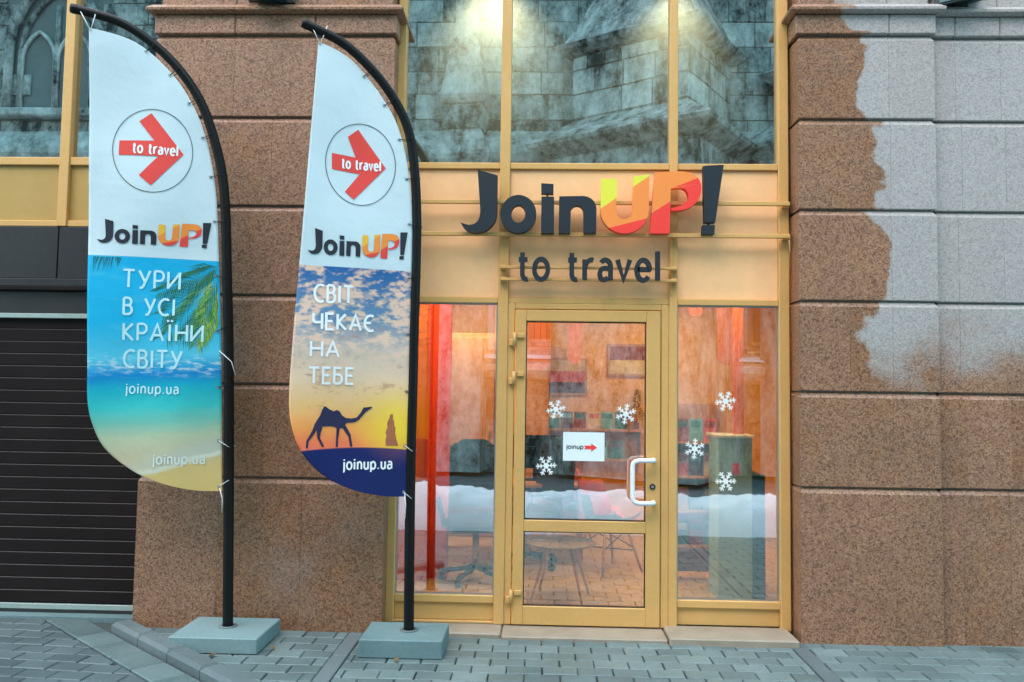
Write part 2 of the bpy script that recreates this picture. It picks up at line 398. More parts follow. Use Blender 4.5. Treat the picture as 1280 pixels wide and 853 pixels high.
GL = {
 'Т': (0.72, [L_((0, 1), (.72, 1)), L_((.36, 1), (.36, 0))]),
 'У': (0.70, [L_((0, 1), (.37, .36)), L_((.70, 1), (.30, .12), (.20, 0), (.05, .0))]),
 'Р': (0.58, [L_((0, 0), (0, 1)), (([(0, 1), (.3, 1)]+arc(.3, .72, .28, .28, 90, -90)+[(0, .44)]), False)]),
 'И': (0.74, [L_((0, 1), (0, 0)), L_((0, .05), (.74, .95)), L_((.74, 1), (.74, 0))]),
 'В': (0.58, [L_((0, 0), (0, 1)), (([(0, 1), (.28, 1)]+arc(.28, .77, .24, .23, 90, -90)+[(0, .54)]), False), (([(.02, .54), (.3, .54)]+arc(.3, .27, .28, .27, 90, -90)+[(0, 0)]), False)]),
 'С': (0.70, [(arc(.46, .5, .46, .5, 58, 302, 20), False)]),
 'І': (0.10, [L_((.05, 0), (.05, 1))]),
 'Ї': (0.26, [L_((.13, 0), (.13, 1)), L_((.0, 1.16), (.0, 1.28)), L_((.26, 1.16), (.26, 1.28))]),
 'К': (0.62, [L_((0, 0), (0, 1)), L_((.58, 1), (.06, .5), (.62, 0))]),
 'А': (0.80, [L_((0, 0), (.4, 1), (.8, 0)), L_((.15, .33), (.65, .33))]),
 'Н': (0.72, [L_((0, 0), (0, 1)), L_((.72, 0), (.72, 1)), L_((.03, .52), (.69, .52))]),
 'Ч': (0.62, [L_((.62, 0), (.62, 1)), (([(0, 1), (0, .62)]+arc(.2, .62, .2, .2, 180, 270, 8)+[(.6, .44)]), False)]),
 'Е': (0.52, [L_((.52, 1), (0, 1), (0, 0), (.54, 0)), L_((.03, .52), (.46, .52))]),
 'Є': (0.64, [(arc(.44, .5, .44, .5, 60, 300, 20), False), L_((.03, .52), (.46, .52))]),
 'Б': (0.58, [L_((.5, 1), (0, 1), (0, 0)), (([(.03, .58), (.28, .58)]+arc(.28, .29, .28, .29, 90, -90)+[(.03, 0)]), False)]),
 't': (0.42, [(([(.17, .92), (.17, .2)]+arc(.36, .2, .19, .2, 180, 290, 8)), False), L_((0, .68), (.40, .68))]),
 'o': (0.62, [O(.62, .70)]),
 'r': (0.40, [L_((.04, 0), (.04, .70)), (arc(.36, .36, .30, .33, 170, 75, 9), False)]),
 'a': (0.54, [(([(.52, 0), (.52, .46)]+arc(.28, .46, .24, .23, 0, 140, 9)), False), ([(.50, .40), (.25, .40)]+arc(.22, .20, .19, .20, 90, 330, 14), False)]),
 'v': (0.56, [L_((0, .70), (.28, 0.02), (.56, .70))]),
 'e': (0.60, [([(.05, .37), (.58, .37)]+arc(.31, .35, .29, .35, 8, 320, 24), False)]),
 'l': (0.12, [L_((.06, 0), (.06, 1.0))]),
 'j': (0.18, [([(.14, .70), (.14, -.12)]+arc(.0, -.12, .14, .13, 0, -80, 7), False), L_((.14, .84), (.14, .96))]),
 'i': (0.12, [L_((.06, 0), (.06, .70)), L_((.06, .84), (.06, .96))]),
 'n': (0.56, [L_((.04, 0), (.04, .70)), (arc(.29, .42, .24, .28, 172, 0, 12)+[(.53, 0)], False)]),
 'u': (0.56, [L_((.53, 0), (.53, .70)), ([(.04, .70), (.04, .28)]+arc(.28, .28, .24, .28, 180, 352, 12), False)]),
 'p': (0.62, [L_((.04, -.28), (.04, .70)), (arc(.33, .35, .28, .35, 0, 360, 24), True)]),
 '.': (0.14, [L_((.07, 0), (.07, .11))]), ' ': (0.32, []), '"': (0.1, []),
}
def text_mb(text, x0, z0, h, width, wd, place, thick=0.0, spacing=None):
    """returns one MB per glyph; letters fitted to total width"""
    gl = [GL[c] for c in text]; nat = sum(g[0] for g in gl)
    gap = (width/h-nat)/max(1, len(gl)-1) if width else (spacing or .22)
    sx = 1.0
    if width and (gap < 0.27 or gap > 0.45):
        g2 = 0.30; sx = (width/h)/(nat+g2*(len(gl)-1)); gap = g2*sx
    x = x0; res = []; e = 0
    for ch, (gw, strokes) in zip(text, gl):
        m = MB()
        for pts, closed in strokes:
            Lf, Rt, _ = ribbon([(p[0]*sx, p[1]) for p in pts], wd/h, closed); n = len(Lf); e += 1
            eps = (e % 4)*0.00035
            rings = [(Lf, eps+thick), (Rt, eps+thick)]
            if thick > 0: rings += [(Rt, 0.0), (Lf, 0.0)]
            k = len(rings)
            vs = [place(x+q.x*h, z0+q.y*h, d) for i in range(n) for q, d in [(r[0][i], r[1]) for r in rings]]
            fs = []
            for i in range(n if closed else n-1):
                j = (i+1) % n
                for a in range(k if k > 2 else 1): fs.append([i*k+a, i*k+(a+1) % k, j*k+(a+1) % k, j*k+a])
            if not closed and k > 2: fs += [[0, 1, 2, 3], [(n-1)*k+a for a in range(4)]]
            m.add(vs, fs)
        if strokes: res.append(m)
        x += (gw*sx+gap)*h
    return res
def joined(mbs):
    m = MB()
    for q in mbs: m.add(q.v, q.f)
    return m

# ---- the logo outlines in sign coordinates (metres on the fascia)
LOGO = {}
Jp = [(-.782, 3.226), (-.640, 3.186)]+[tuple(p) for p in catmull([(-.640, 3.05), (-.641, 2.905), (-.665, 2.84), (-.71, 2.795), (-.776, 2.775), (-.85, 2.790), (-.897, 2.846)], 5)]+[tuple(p) for p in catmull([(-.84, 2.830), (-.80, 2.838), (-.768, 2.872), (-.758, 2.93)], 5)]
LOGO['J'] = ([Jp], None)
LOGO['o'] = ([arc(-.489, 2.911, .127, .136, 0, 348, 29), arc(-.490, 2.911, .050, .064, 0, 345, 23)], None)
LOGO['i'] = ([[(-.328, 2.777), (-.236, 2.777), (-.238, 3.036), (-.327, 3.036)]], None)
LOGO['dot'] = ([[(-.329, 3.060), (-.243, 3.057), (-.243, 3.126), (-.330, 3.131)]], None)
LOGO['n'] = ([[(-.203, 2.778), (-.122, 2.778), (-.120, 2.925)]+arc(-.075, 2.925, .046, .05, 180, 0, 10)[1:]+[(-.027, 2.779), (.060, 2.780), (.061, 2.95)]+arc(-.035, 2.95, .096, .092, 0, 90, 8)[1:]+[(-.201, 3.038)]], None)
LOGO['U'] = ([[(.095, 3.166), (.089, 2.945)]+arc(.258, 2.945, .169, .167, 180, 360, 18)[1:]+[(.430, 3.200), (.322, 3.183), (.313, 2.945)]+arc(.256, 2.940, .057, .062, 0, -180, 12)[1:]+[(.202, 3.166)]], [((.089, 2.952), (.34, .235)), ((.09, 2.80), (.34, .09))])
LOGO['P'] = ([[(.470, 3.214), (.640, 3.222)]+[tuple(p) for p in catmull([(.66, 3.222), (.73, 3.208), (.778, 3.165), (.795, 3.095), (.770, 3.015), (.706, 2.961), (.64, 2.944)], 5)]+[(.583, 2.942), (.583, 2.962)]+[tuple(p) for p in catmull([(.60, 2.964), (.655, 2.982), (.698, 3.02), (.702, 3.06), (.68, 3.095), (.64, 3.106)], 5)]+[(.580, 3.098), (.573, 2.781), (.436, 2.780)]], [((.45, 2.925), (.36, .235)), ])
LOGO['!'] = ([[(.808, 3.262), (.816, 2.860), (.890, 2.860), (.950, 3.271)]], None)
LOGO['!dot'] = ([[(.801, 2.779), (.884, 2.779), (.888, 2.842), (.804, 2.842)]], None)
PCOL = {'U': ['yellow', 'orange', 'red'], 'P': ['orange', 'red']}

# ================================================================== GROUND
gm = MB().add([(-120, -150, -0.09), (120, -150, -0.09), (120, 60, -0.09), (-120, 60, -0.09)], [(0, 1, 2, 3)])
tag(gm.build('ground', 'asphalt'), 'slushy grey asphalt street surface', 'street', kind='structure')
pv = empty('pavement'); tag(pv, 'grey paved forecourt in front of the shop', 'pavement', kind='structure')
MB().box(-9, 9, -4.9, 0.35, -0.075, -0.022).build('bedding', 'mortar', pv)

KA, KB = Vector((-3.10, -0.20)), Vector((-1.97, -1.20))      # right-hand edge of the diagonal kerb
kd = (KB-KA).normalized(); kn = Vector((kd.y, -kd.x))            # kn points to the left/front side
if kn.x > 0: kn = -kn
def clip(poly, p, nrm):
    r = []
    for i in range(len(poly)):
        a, b = poly[i-1], poly[i]; da, db = (a-p).dot(nrm), (b-p).dot(nrm)
        if da*db < 0: r.append(a+(b-a)*(da/(da-db)))
        if db >= 0: r.append(b)
    return r
def area(P): return abs(sum(P[i-1].x*P[i].y-P[i].x*P[i-1].y for i in range(len(P))))/2
near = []; far = MB()
BL, BD, G = 0.212, 0.138, 0.007
def lay(org, ang, region, stuff_y, mat):
    u = Vector((math.cos(ang), math.sin(ang))); v = Vector((-math.sin(ang), math.cos(ang)))
    for j in range(-60, 61):
        for i in range(-60, 61):
            jx = random.uniform(-.002, .002)
            c = org+u*((i+(0.5 if j % 2 else 0))*BL+jx)+v*(j*BD)
            if abs(c.x) > 6.2 or c.y > 0.3 or c.y < -5.0: continue
            hx, hy = (BL-G)/2, (BD-G)/2
            P = [c-u*hx-v*hy, c+u*hx-v*hy, c+u*hx+v*hy, c-u*hx+v*hy]
            for p, nrm in region:
                P = clip(P, p, nrm)
                if len(P) < 3: break
            if len(P) < 3 or area(P) < 0.002: continue
            dz = random.uniform(-.003, .002)
            inview = c.y > stuff_y and -3.75+(c.y+1.3)*-0.35 < c.x < 3.0-(c.y+.9)*-.25
            if inview: near.append((P, dz, mat))
            else: far.prism(P, -0.06, dz, 0.005, 0 if mat == 'paver' else 1)
S2a, S2b = -1.605, -1.495
S3a, S3b = 1.355, 1.465
WALLY = -0.15
V = Vector
lay(V((0.03, -.30)), 0, [(V((S2b, 0)), V((1, 0))), (V((S3a, 0)), V((-1, 0))), (V((0, -.015)), V((0, -1)))], -1.22, 'paver')
lay(V((1.9, -.22)), 0, [(V((S3b, 0)), V((1, 0))), (V((0, -.13)), V((0, -1)))], -1.22, 'paver')
lay(V((-2, -.24)), 0, [(V((S2a, 0)), V((-1, 0))), (KA+kn*-.004, -kn), (V((0, WALLY)), V((0, -1)))], -1.3, 'paver')
gut = 0.15+0.212
lay(V((-4, -.5)), R(-5), [(KA+kn*(gut+.006), kn), (V((0, .08)), V((0, -1)))], -1.35, 'paver_dark')
near.sort(key=lambda t: (t[0][0]-V((CAMLOC.x, CAMLOC.y))).length)
full = {}
for k, (P, dz, mat) in enumerate(near):
    if k >= 300:
        far.prism(P, -0.06, dz, 0.005, 0 if mat == 'paver' else 1); continue
    c = sum(P, V((0, 0)))/len(P)
    key = None
    if len(P) == 4 and abs(area(P)-(BL-G)*(BD-G)) < 1e-6: key = (mat, round((P[1]-P[0]).angle_signed(V((1, 0))), 2))
    if key and key in full: me = full[key]
    else:
        me = MB().prism([p-c for p in P], -0.06, 0.0, 0.006).mesh('paving_brick', mat)
        if key: full[key] = me
    o = link('paving_brick', me, pv); o.location = (c.x, c.y, dz); o.rotation_euler = (random.uniform(-.008, .008), random.uniform(-.008, .008), 0)
o = far.build('outer_paving', ['paver', 'paver_dark'], pv); o['kind'] = 'stuff'
# kerb stones, gutter slabs and the two flat border strips
Lk = (KB-KA).length
def quad(a, b, o0, o1): return [a+kn*o1, b+kn*o1, b+kn*o0, a+kn*o0]
t = -0.02
while t < Lk+.9:
    a, b = KA+kd*t, KA+kd*(t+.42)
    P = quad(a, b, .0, .135); P = P if (P[1]-P[0]).cross(P[2]-P[1]) > 0 else P[::-1]
    MB().prism(P, -.08, .062, .022).build('kerb_stone', 'kerb', pv)
    t += .428
t = -0.90
while t < Lk+.9:
    a, b = KA+kd*t, KA+kd*(t+.280)
    P = quad(a, b, .155, .155+.20); P = clip(P, V((0, -.03)), V((0, -1)))
    if len(P) < 3: t += .293; continue
    P = P if (P[1]-P[0]).cross(P[2]-P[1]) > 0 else P[::-1]
    MB().prism(P, -.06, .0035, .006).build('gutter_slab', 'paver', pv)
    t += .293
for xa, xb, y1 in ((S2a+.006, S2b-.006, -.19), (S3a+.006, S3b-.006, -.19)):
    y = y1
    while y > -4.8:
        bx('border_strip', 'kerb', pv, xa, xb, y-.49, y, -.06, .004, c=.006); y -= .496
# road edge snow, pushed into a bank at the kerb
sm = MB(); nx, ny = 360, 26; vs = []
for i in range(nx+1):
    for j in range(ny+1):
        x = -9+18*i/nx; tt = j/ny; y = -4.85+1.0*tt
        prof = math.sin(math.pi*tt)**.8
        h = .50+.10*noise.noise(V((x*.8, 3.1, 0)))+.07*noise.noise(V((x*2.9, y*3.4, 1)))+.045*noise.noise(V((x*7, y*7, 4)))+.03*noise.noise(V((x*15, y*14, 6)))
        vs.append((x, y+.12*noise.noise(V((x*1.3, 9, 2))), -.06+max(.0, h)*prof))
sm.add(vs, [(i*(ny+1)+j, (i+1)*(ny+1)+j, (i+1)*(ny+1)+j+1, i*(ny+1)+j+1) for i in range(nx) for j in range(ny)], 0, True)
tag(sm.build('snow_bank', 'snow'), 'old ploughed snow bank along the road edge', 'snow bank', kind='structure')

# ================================================================== GRANITE PIERS
COURSES = [(0.0, 1.035), (1.035, 1.685), (1.685, 2.31), (2.31, 2.945), (2.945, 3.585), (3.585, 4.185)]
GR = 0.008
def slab(name, mat, e, x0, x1, yf, yb, z0, z1, ends=(0, 0)):
    prof = [(yb, z0), (yf+.006, z0), (yf, z0+.006), (yf, z1-.036), (yf+.022, z1), (yb, z1)]
    n = len(prof); vs = []
    for k, x in enumerate((x0, x1)):
        for y, z in prof: vs.append((x+((y-yf) if (ends[k] and y < yb and yf < y) else 0)*(1 if k == 0 else -1), y, z))
    MB().add(vs, [list(range(n)), [n+i for i in range(n)]]+[[i, (i+1) % n, n+(i+1) % n, n+i] for i in range(n)]).build(name, mat, e)
def pier(name, label, x0, x1, yf, yb, cuts, mat, cornice_ext):
    e = empty(name); tag(e, label, 'pier' if 'pier' in label else 'wall')
    bx('core', M['church_joint'], e, x0+.025, x1-.025, yf+.028, yb, -.05, 5.3, c=0)
    for ci, (z0, z1) in enumerate(COURSES):
        cs = [x0]+list(cuts[ci % len(cuts)])+[x1]
        for a, b in zip(cs[:-1], cs[1:]):
            slab('granite_slab', mat, e, a+(.0008 if a > x0 else 0), b-(.0008 if b < x1 else 0), yf, yb, z0+(GR if ci else -.04), z1, (a == x0, b == x1))
    cs = [x0]+list(cuts[0])+[x1]
    for a, b in zip(cs[:-1], cs[1:]):
        bx('frieze_slab', mat, e, a-(.012 if a == x0 else -.0012), b+(.012 if b == x1 else -.0012), yf-.012, yb, 4.185+GR, 4.335, c=.008)
    l, r = cornice_ext
    m = MB()
    prof = [(-.012, 4.335), (-.030, 4.338), (-.052, 4.346), (-.060, 4.350), (-.062, 4.366), (-.03, 4.398), (.0, 4.41), (.05, 4.41)]
    vs = []
    for d, z in prof: vs += [(x0+(d if l else 0), yb, z), (x0+(d if l else 0), yf+d, z), (x1-(d if r else 0), yf+d, z), (x1-(d if r else 0), yb, z)]
    fs = [[i*4+k, i*4+k+1, (i+1)*4+k+1, (i+1)*4+k] for i in range(len(prof)-1) for k in range(3)]
    m.add(vs, fs); m.build('cornice', mat, e)
    for a, b in zip(cs[:-1], cs[1:]):
        bx('granite_slab', mat, e, a+(.02 if a == x0 else .0012), b-(.02 if b == x1 else .0012), yf+.02, yb, 4.412, 5.3, c=.01)
    return e
YP = -0.18
pier('granite_pier', 'wide brown speckled granite pier behind the two feather flags', -3.115, -1.385, YP, .30, [(-2.54, -1.96), (-2.25, -1.70), (-2.54, -1.96)], 'granite', (True, True))
pier('granite_pier', 'granite pier right of the shop window, brown below and bleached grey above', 1.455, 2.400, YP, .30, [(2.09,), (2.085,), (1.80, 2.09), (2.09,)], 'granite_stained', (True, True))
pier('granite_wall', 'set-back granite wall at the right edge, mostly bleached pale grey', 2.402, 5.4, -.135, .30, [(2.565, 2.875, 3.4, 3.9, 4.5), (2.60, 2.90, 3.5, 4.2), (2.565, 2.875, 3.4, 4.1, 4.8)], 'granite_stained', (False, False))
pier('granite_pier', 'granite pier beyond the far end of the roller shutter', -6.6, -5.6, YP, .30, [(-6.1,)], 'granite', (True, True))

# ================================================================== SHOP FRONT
sf = empty('storefront'); tag(sf, 'gold framed glazed shop front with peach fascia panels and glass door', 'shop front')
ZT = 5.3
def frame(name, *a, c=.004, mat='gold', p=None): return bx(name, mat, p or sf, *a, c=c)
# vertical posts run the full height
frame('post', -1.392, -1.333, -.012, .08, .028, ZT); frame('post', -.630, -.556, -.012, .08, .028, ZT)
frame('post', .593, .652, -.012, .08, .028, ZT); frame('post', 1.368, 1.440, -.012, .08, .028, ZT)
BAYS = [(-1.333, -.630), (-.556, .593), (.652, 1.368)]
for k, (a, b) in enumerate(BAYS):
    frame('transom', a, b, .0, .075, 3.272, 3.318); frame('transom', a, b, .0, .075, 2.292, 2.335)
    frame('fascia_panel', a, b, .022, .06, 2.335, 2.62, mat='panel', c=.002) if False else None
    frame('fascia_panel', a, b, .022, .06, 2.337, 3.270, mat='panel', c=.002)
    pn = bx('upper_pane', 'coated_glass', sf, a-.005, b+.005, .040, .048, 3.316, ZT, c=0)
    if k != 1:
        frame('sill', a, b, .0, .075, .170, .222); frame('bottom_rail', a, b, .002, .075, .028, .045)
        frame('kick_panel', a, b, .024, .06, .046, .169)
        bx('window_pane', 'glass', sf, a-.005, b+.005, .036, .044, .220, 2.294, c=0)
        m = MB(); d = .010
        for q in ((a, a+d, .024, .036, .222, 2.292), (b-d, b, .024, .036, .222, 2.292), (a+d, b-d, .024, .036, .222, .222+d), (a+d, b-d, .024, .036, 2.292-d, 2.292)): m.box(*q)
        m.build('glazing_seal', 'rubber' if False else 'chrome', sf)
frame('transom', -1.333, 1.368, .004, .075, 5.20, 5.30)
# door
frame('door_frame', -.556, -.506, -.004, .07, .028, 2.292); frame('door_frame', .538, .593, -.004, .07, .028, 2.292)
frame('door_frame', -.506, .538, -.004, .07, 2.252, 2.292)
dr = empty('door'); dr.parent = sf
dl = lambda n, *a, **k: bx(n, k.get('mat', 'gold'), dr, *a, c=k.get('c', .004))
dl('stile', -.500, -.424, -.014, .055, .032, 2.246); dl('stile', .432, .532, -.014, .055, .032, 2.246)
dl('rail', -.424, .432, -.0135, .055, 2.165, 2.246); dl('rail', -.424, .432, -.0135, .055, .677, .757); dl('rail', -.424, .432, -.0135, .055, .032, .160)
dl('door_pane', -.430, .438, .020, .028, .750, 2.170, mat='glass', c=0); dl('door_pane', -.430, .438, .020, .028, .155, .684, mat='glass', c=0)
for z0, z1 in ((.757, 2.165), (.160, .677)):
    m = MB(); d = .007
    for q in ((-.424, -.424+d, .004, .020, z0, z1), (.432-d, .432, .004, .020, z0, z1), (-.424+d, .432-d, .004, .020, z0, z0+d), (-.424+d, .432-d, .004, .020, z1-d, z1)): m.box(*q)
    m.build('glazing_seal', 'rubber', dr)
h = [(.482, -.014, 1.196), (.482, -.075, 1.196), (.40, -.085, 1.196)]
pts = [V((.482, -.010, 1.192)), V((.481, -.066, 1.192)), V((.470, -.085, 1.192)), V((.45, -.09, 1.192)), V((.375, -.09, 1.192)), V((.347, -.09, 1.185)), V((.334, -.09, 1.172)), V((.330, -.09, 1.145)), V((.330, -.09, .945)), V((.334, -.09, .918)), V((.347, -.09, .904)), V((.375, -.09, .897)), V((.45, -.09, .897)), V((.470, -.085, .897)), V((.481, -.066, .897)), V((.482, -.010, .897))]
MB().tube(pts, .0165, 12).build('handle', 'white_plastic', dr)
m = MB().cyl(0, 0, 0, .006, .021, 20); o = m.build('lock', 'rubber', dr); o.rotation_euler = (R(90), 0, 0); o.location = (.478, -.0145, 1.005)
m = MB().cyl(0, 0, 0, .010, .009, 14); o = m.build('lock_cylinder', 'chrome', dr); o.rotation_euler = (R(90), 0, 0); o.location = (.478, -.0145, 1.005)
for z in (2.03, 1.755, .225):
    m = MB().box(-.485, -.435, -.034, -.0145, z-.0+.012, z+.046, c=.004).box(-.545, -.512, -.034, -.0045, z-.045, z+.002, c=.004).tube([(-.507, -.030, z-.05), (-.507, -.030, z+.05)], .013, 12)
    m.build('hinge', 'gold', dr)
# steps
def step(label, x0, x1, y0, y1, z1, n):
    o = MB().box(x0, x1, y0, y1, -.05, z1, c=.008).build('door_step' if 'door' in label else 'stone_step', 'step'); tag(o, label, 'step')
step('short pale stone step under the left shop window', -1.375, -.568, -.225, .07, .027, 2)
step('pale stone step below the glass door', -.562, .553, -.262, .07, .022, 3)
step('pale granite step under the right shop window, standing proudest', .559, 1.410, -.300, .07, .045, 2)

# ---- raised letter sign
sg = empty('shop_sign', (0, 0, 0)); tag(sg, 'raised dark, yellow, orange and red letter sign above the shop door', 'sign')
YS = -0.145; TH = 0.062
pl = lambda x, z, d: (x, YS+TH-d if True else 0, z)
def sign_piece(key, parent, name='letter'):
    loops, sp = LOGO[key]
    return outline(name, PCOL.get(key, ['dark_letter']), parent, loops, TH, lambda x, z, d: (x, YS+TH-d, z), sp)
lets = {}
for k in ('J', 'o', 'i', 'n', 'U', 'P', '!'): lets[k] = sign_piece(k, sg)
sign_piece('dot', lets['i'], 'letter_dot'); sign_piece('!dot', lets['!'], 'letter_dot')
# second red wedge on the P bowl comes from a split: cut face colours by hand
for f in lets['P'].data.polygons:
    c = f.center
    if c.x > .60: f.material_index = 1 if (c.x-.66)*1.0-(c.z-3.10)*0.86 > 0 else 0
bx('connector', 'rubber', lets['i'], -.292, -.278, YS+.01, YS+.05, 3.03, 3.065, c=.001); bx('connector', 'rubber', lets['!'], .842, .856, YS+.01, YS+.05, 2.838, 2.864, c=.001)
for z in (3.012, 2.780): bx('rail', 'gold', sg, -1.334, 1.43, -.080, -.052, z-.014, z+.014, c=.003)
for z in (2.545, 2.458): bx('rail', 'gold', sg, -.615, .640, -.066, -.042, z-.010, z+.010, c=.003)
for x in (-.593, .622):
    for z, yb in ((3.012, -.053), (2.780, -.053), (2.545, -.043), (2.458, -.043)): bx('bracket', 'gold', sg, x-.022, x+.022, yb, -.011, z-.019, z+.019, c=.003)
for z in (3.012, 2.780): bx('bracket', 'gold', sg, 1.385, 1.432, -.0525, -.011, z-.022, z+.022, c=.003)
for m in text_mb('to travel', -.482, 2.452, .205, .986, .033, lambda x, z, d: (x, YS+.055-d, z), thick=.032):
    m.build('letter', 'dark_letter', sg)
bx('cable', 'gold', sg, .600, .612, -.024, -.0125, 2.36, 2.77, c=.002)

# ---- stickers and paper on the glass
def snowflake(x, z, r, y, rot0, label):
    m = MB()
    def bar(a, b, wd):
        a, b = V(a), V(b); d = (b-a).normalized(); q = V((-d.y, d.x))*wd/2
        vs = [(p.x, y-yy, p.y) for yy in (0, .002) for p in (a-q, b-q, b+q, a+q)]
        m.add(vs, [(0, 1, 2, 3), (4, 7, 6, 5), (0, 4, 5, 1), (1, 5, 6, 2), (2, 6, 7, 3), (3, 7, 4, 0)])
    for k in range(6):
        a = R(60*k+rot0); dx, dz = math.cos(a), math.sin(a)
        bar((x, z), (x+dx*r, z+dz*r), r*.115)
        for s_, ln in ((.40, .26), (.68, .30)):
            for sg_ in (-1, 1):
                b = a+sg_*R(52); bar((x+dx*r*s_, z+dz*r*s_), (x+dx*r*s_+math.cos(b)*r*ln, z+dz*r*s_+math.sin(b)*r*ln), r*.095)
        # leaf in the angle near the centre
        b = a+R(30); bar((x, z), (x+math.cos(b)*r*.26, z+math.sin(b)*r*.26), r*.10)
    # stagger the bars a hair so that none share a plane
    k = 0
    vv = []
    for i in range(0, len(m.v), 8):
        e = (k % 11)*.00015; k += 1
        vv += [(p[0], p[1]-e, p[2]) for p in m.v[i:i+8]]
    m.v = vv
    tag(m.build('snowflake_sticker', 'snowflake'), label, 'sticker', 'paper snowflakes on the shop glass')
snowflake(-.205, 1.537, .070, .0195, 12, 'white paper snowflake on the door glass, upper left of the paper notice')
snowflake(.292, 1.511, .074, .0195, 20, 'white paper snowflake on the door glass, upper right of the paper notice')
snowflake(-.270, 1.136, .073, .0195, 4, 'white paper snowflake low on the door glass, left below the paper notice')
snowflake(1.000, 1.612, .074, .0355, 8, 'topmost white paper snowflake on the right shop window')
snowflake(.782, 1.272, .074, .0355, 26, 'white paper snowflake on the right window, nearest to the door')
snowflake(1.000, 1.047, .074, .0355, 2, 'lowest white paper snowflake on the right shop window')
nb = empty('paper_notice', (0, 0, 0)); tag(nb, 'white paper notice with small dark lettering and red arrow on the door', 'notice')
bx('sheet', 'paper', nb, -.152, .142, .0168, .0192, 1.174, 1.377, c=0)
pn = lambda x, z, d: (x, .0160-d, z)
nt_ = []
for i, (wd) in enumerate((.010, .020, .020, .010, .020, .014)): pass
x = -.128
for ch, wq in (('J', 0), ('o', 1), ('i', 0), ('n', 0), ('u', 0), ('p', 0)):
    g = {'J': 'j'}.get(ch, ch); mm = text_mb(g, x, 1.259, .031, None, .0055, pn); joined(mm).build('letter', 'ink', nb); x += GL[g][0]*.031+.0072
outline('arrow', 'red', nb, [[(-.003, 1.258), (.050, 1.258), (.046, 1.240), (.090, 1.270), (.046, 1.300), (.050, 1.283), (-.003, 1.283), (.008, 1.270)]], .0008, pn)

# ================================================================== INTERIOR OF THE SHOP
def stc(name, mat, *a, label=None, cat='wall'):
    o = bx(name, mat, None, *a, c=0); return tag(o, label, cat, kind='structure')
RX0, RX1, RY1 = -2.9, 2.9, 4.2
stc('shop_floor', 'room_floor', RX0, RX1, .075, RY1, -.05, .020, label='tan laminate floor inside the shop', cat='floor')
stc('shop_back_wall', 'orange_wall', RX0, RX1, RY1, RY1+.1, .02, 2.95, label='orange back wall inside the shop')
stc('shop_side_wall', 'orange_wall', RX0-.1, RX0, .31, RY1, .02, 2.95, label='orange side wall inside the shop on the left')
stc('shop_side_wall', 'cream_wall', RX1, RX1+.1, .31, RY1, .02, 2.95, label='cream side wall inside the shop on the right')
stc('shop_ceiling', 'cream_wall', RX0-.1, RX1+.1, .082, RY1+.1, 2.95, 3.05, label='cream ceiling slab of the shop', cat='ceiling')
stc('shop_bulkhead', 'cream_wall', -1.39, 1.44, .064, .080, 2.30, 3.28, label='inner lining behind the fascia panels')
M['lamp_glow'] = emit('warm_lamp', (1.0, 0.74, 0.34, 1), 13.0)
def lamp(x, y, label):
    e = empty('ceiling_lamp', (x, y, 2.95)); tag(e, label, 'lamp', 'ceiling lamps in the shop')
    MB().box(-.30, .30, -.30, .30, -.05, 0, c=.01).build('housing', 'white_plastic', e)
    MB().box(-.27, .27, -.27, .27, -.058, -.0505).build('diffuser', 'lamp_glow', e)
lamp(-1.0, .62, 'square ceiling lamp inside the shop, front left'); lamp(1.0, .62, 'square ceiling lamp inside the shop, front right')
lamp(-1.2, 3.0, 'square ceiling lamp inside the shop, back left'); lamp(1.2, 3.0, 'square ceiling lamp inside the shop, back right')
# coloured pillar and display panels
e = empty('display_pillar', (-1.375, 1.4, .02)); tag(e, 'tall red and orange display pillar behind the left window', 'pillar')
MB().box(-.16, .07, -.12, .12, 0, 2.9, c=.004).build('core', 'orange_deep', e); MB().box(.071, .10, -.13, .13, 0, 2.9, c=.003).build('edge_strip', 'red_wall', e); MB().box(.101, .26, .0, .10, 0, 2.9, c=.003).build('side_panel', 'red_wall', e)
e = empty('wall_cupboard', (-.83, 3.75, .02)); tag(e, 'tall pale wardrobe cupboard seen through the left window', 'cupboard')
MB().box(-.62, .62, -.25, .30, 0, 2.3, c=.006).build('carcass', 'peach_door', e)
for s_ in (-1, 1): MB().box(*( (.004, .60) if s_ > 0 else (-.60, -.004)), -.272, -.251, .05, 2.25, c=.004).build('door', 'peach_door', e); MB().box(s_*.05-.008, s_*.05+.008, -.30, -.2725, 1.0, 1.2, c=.003).build('handle', 'chrome', e)
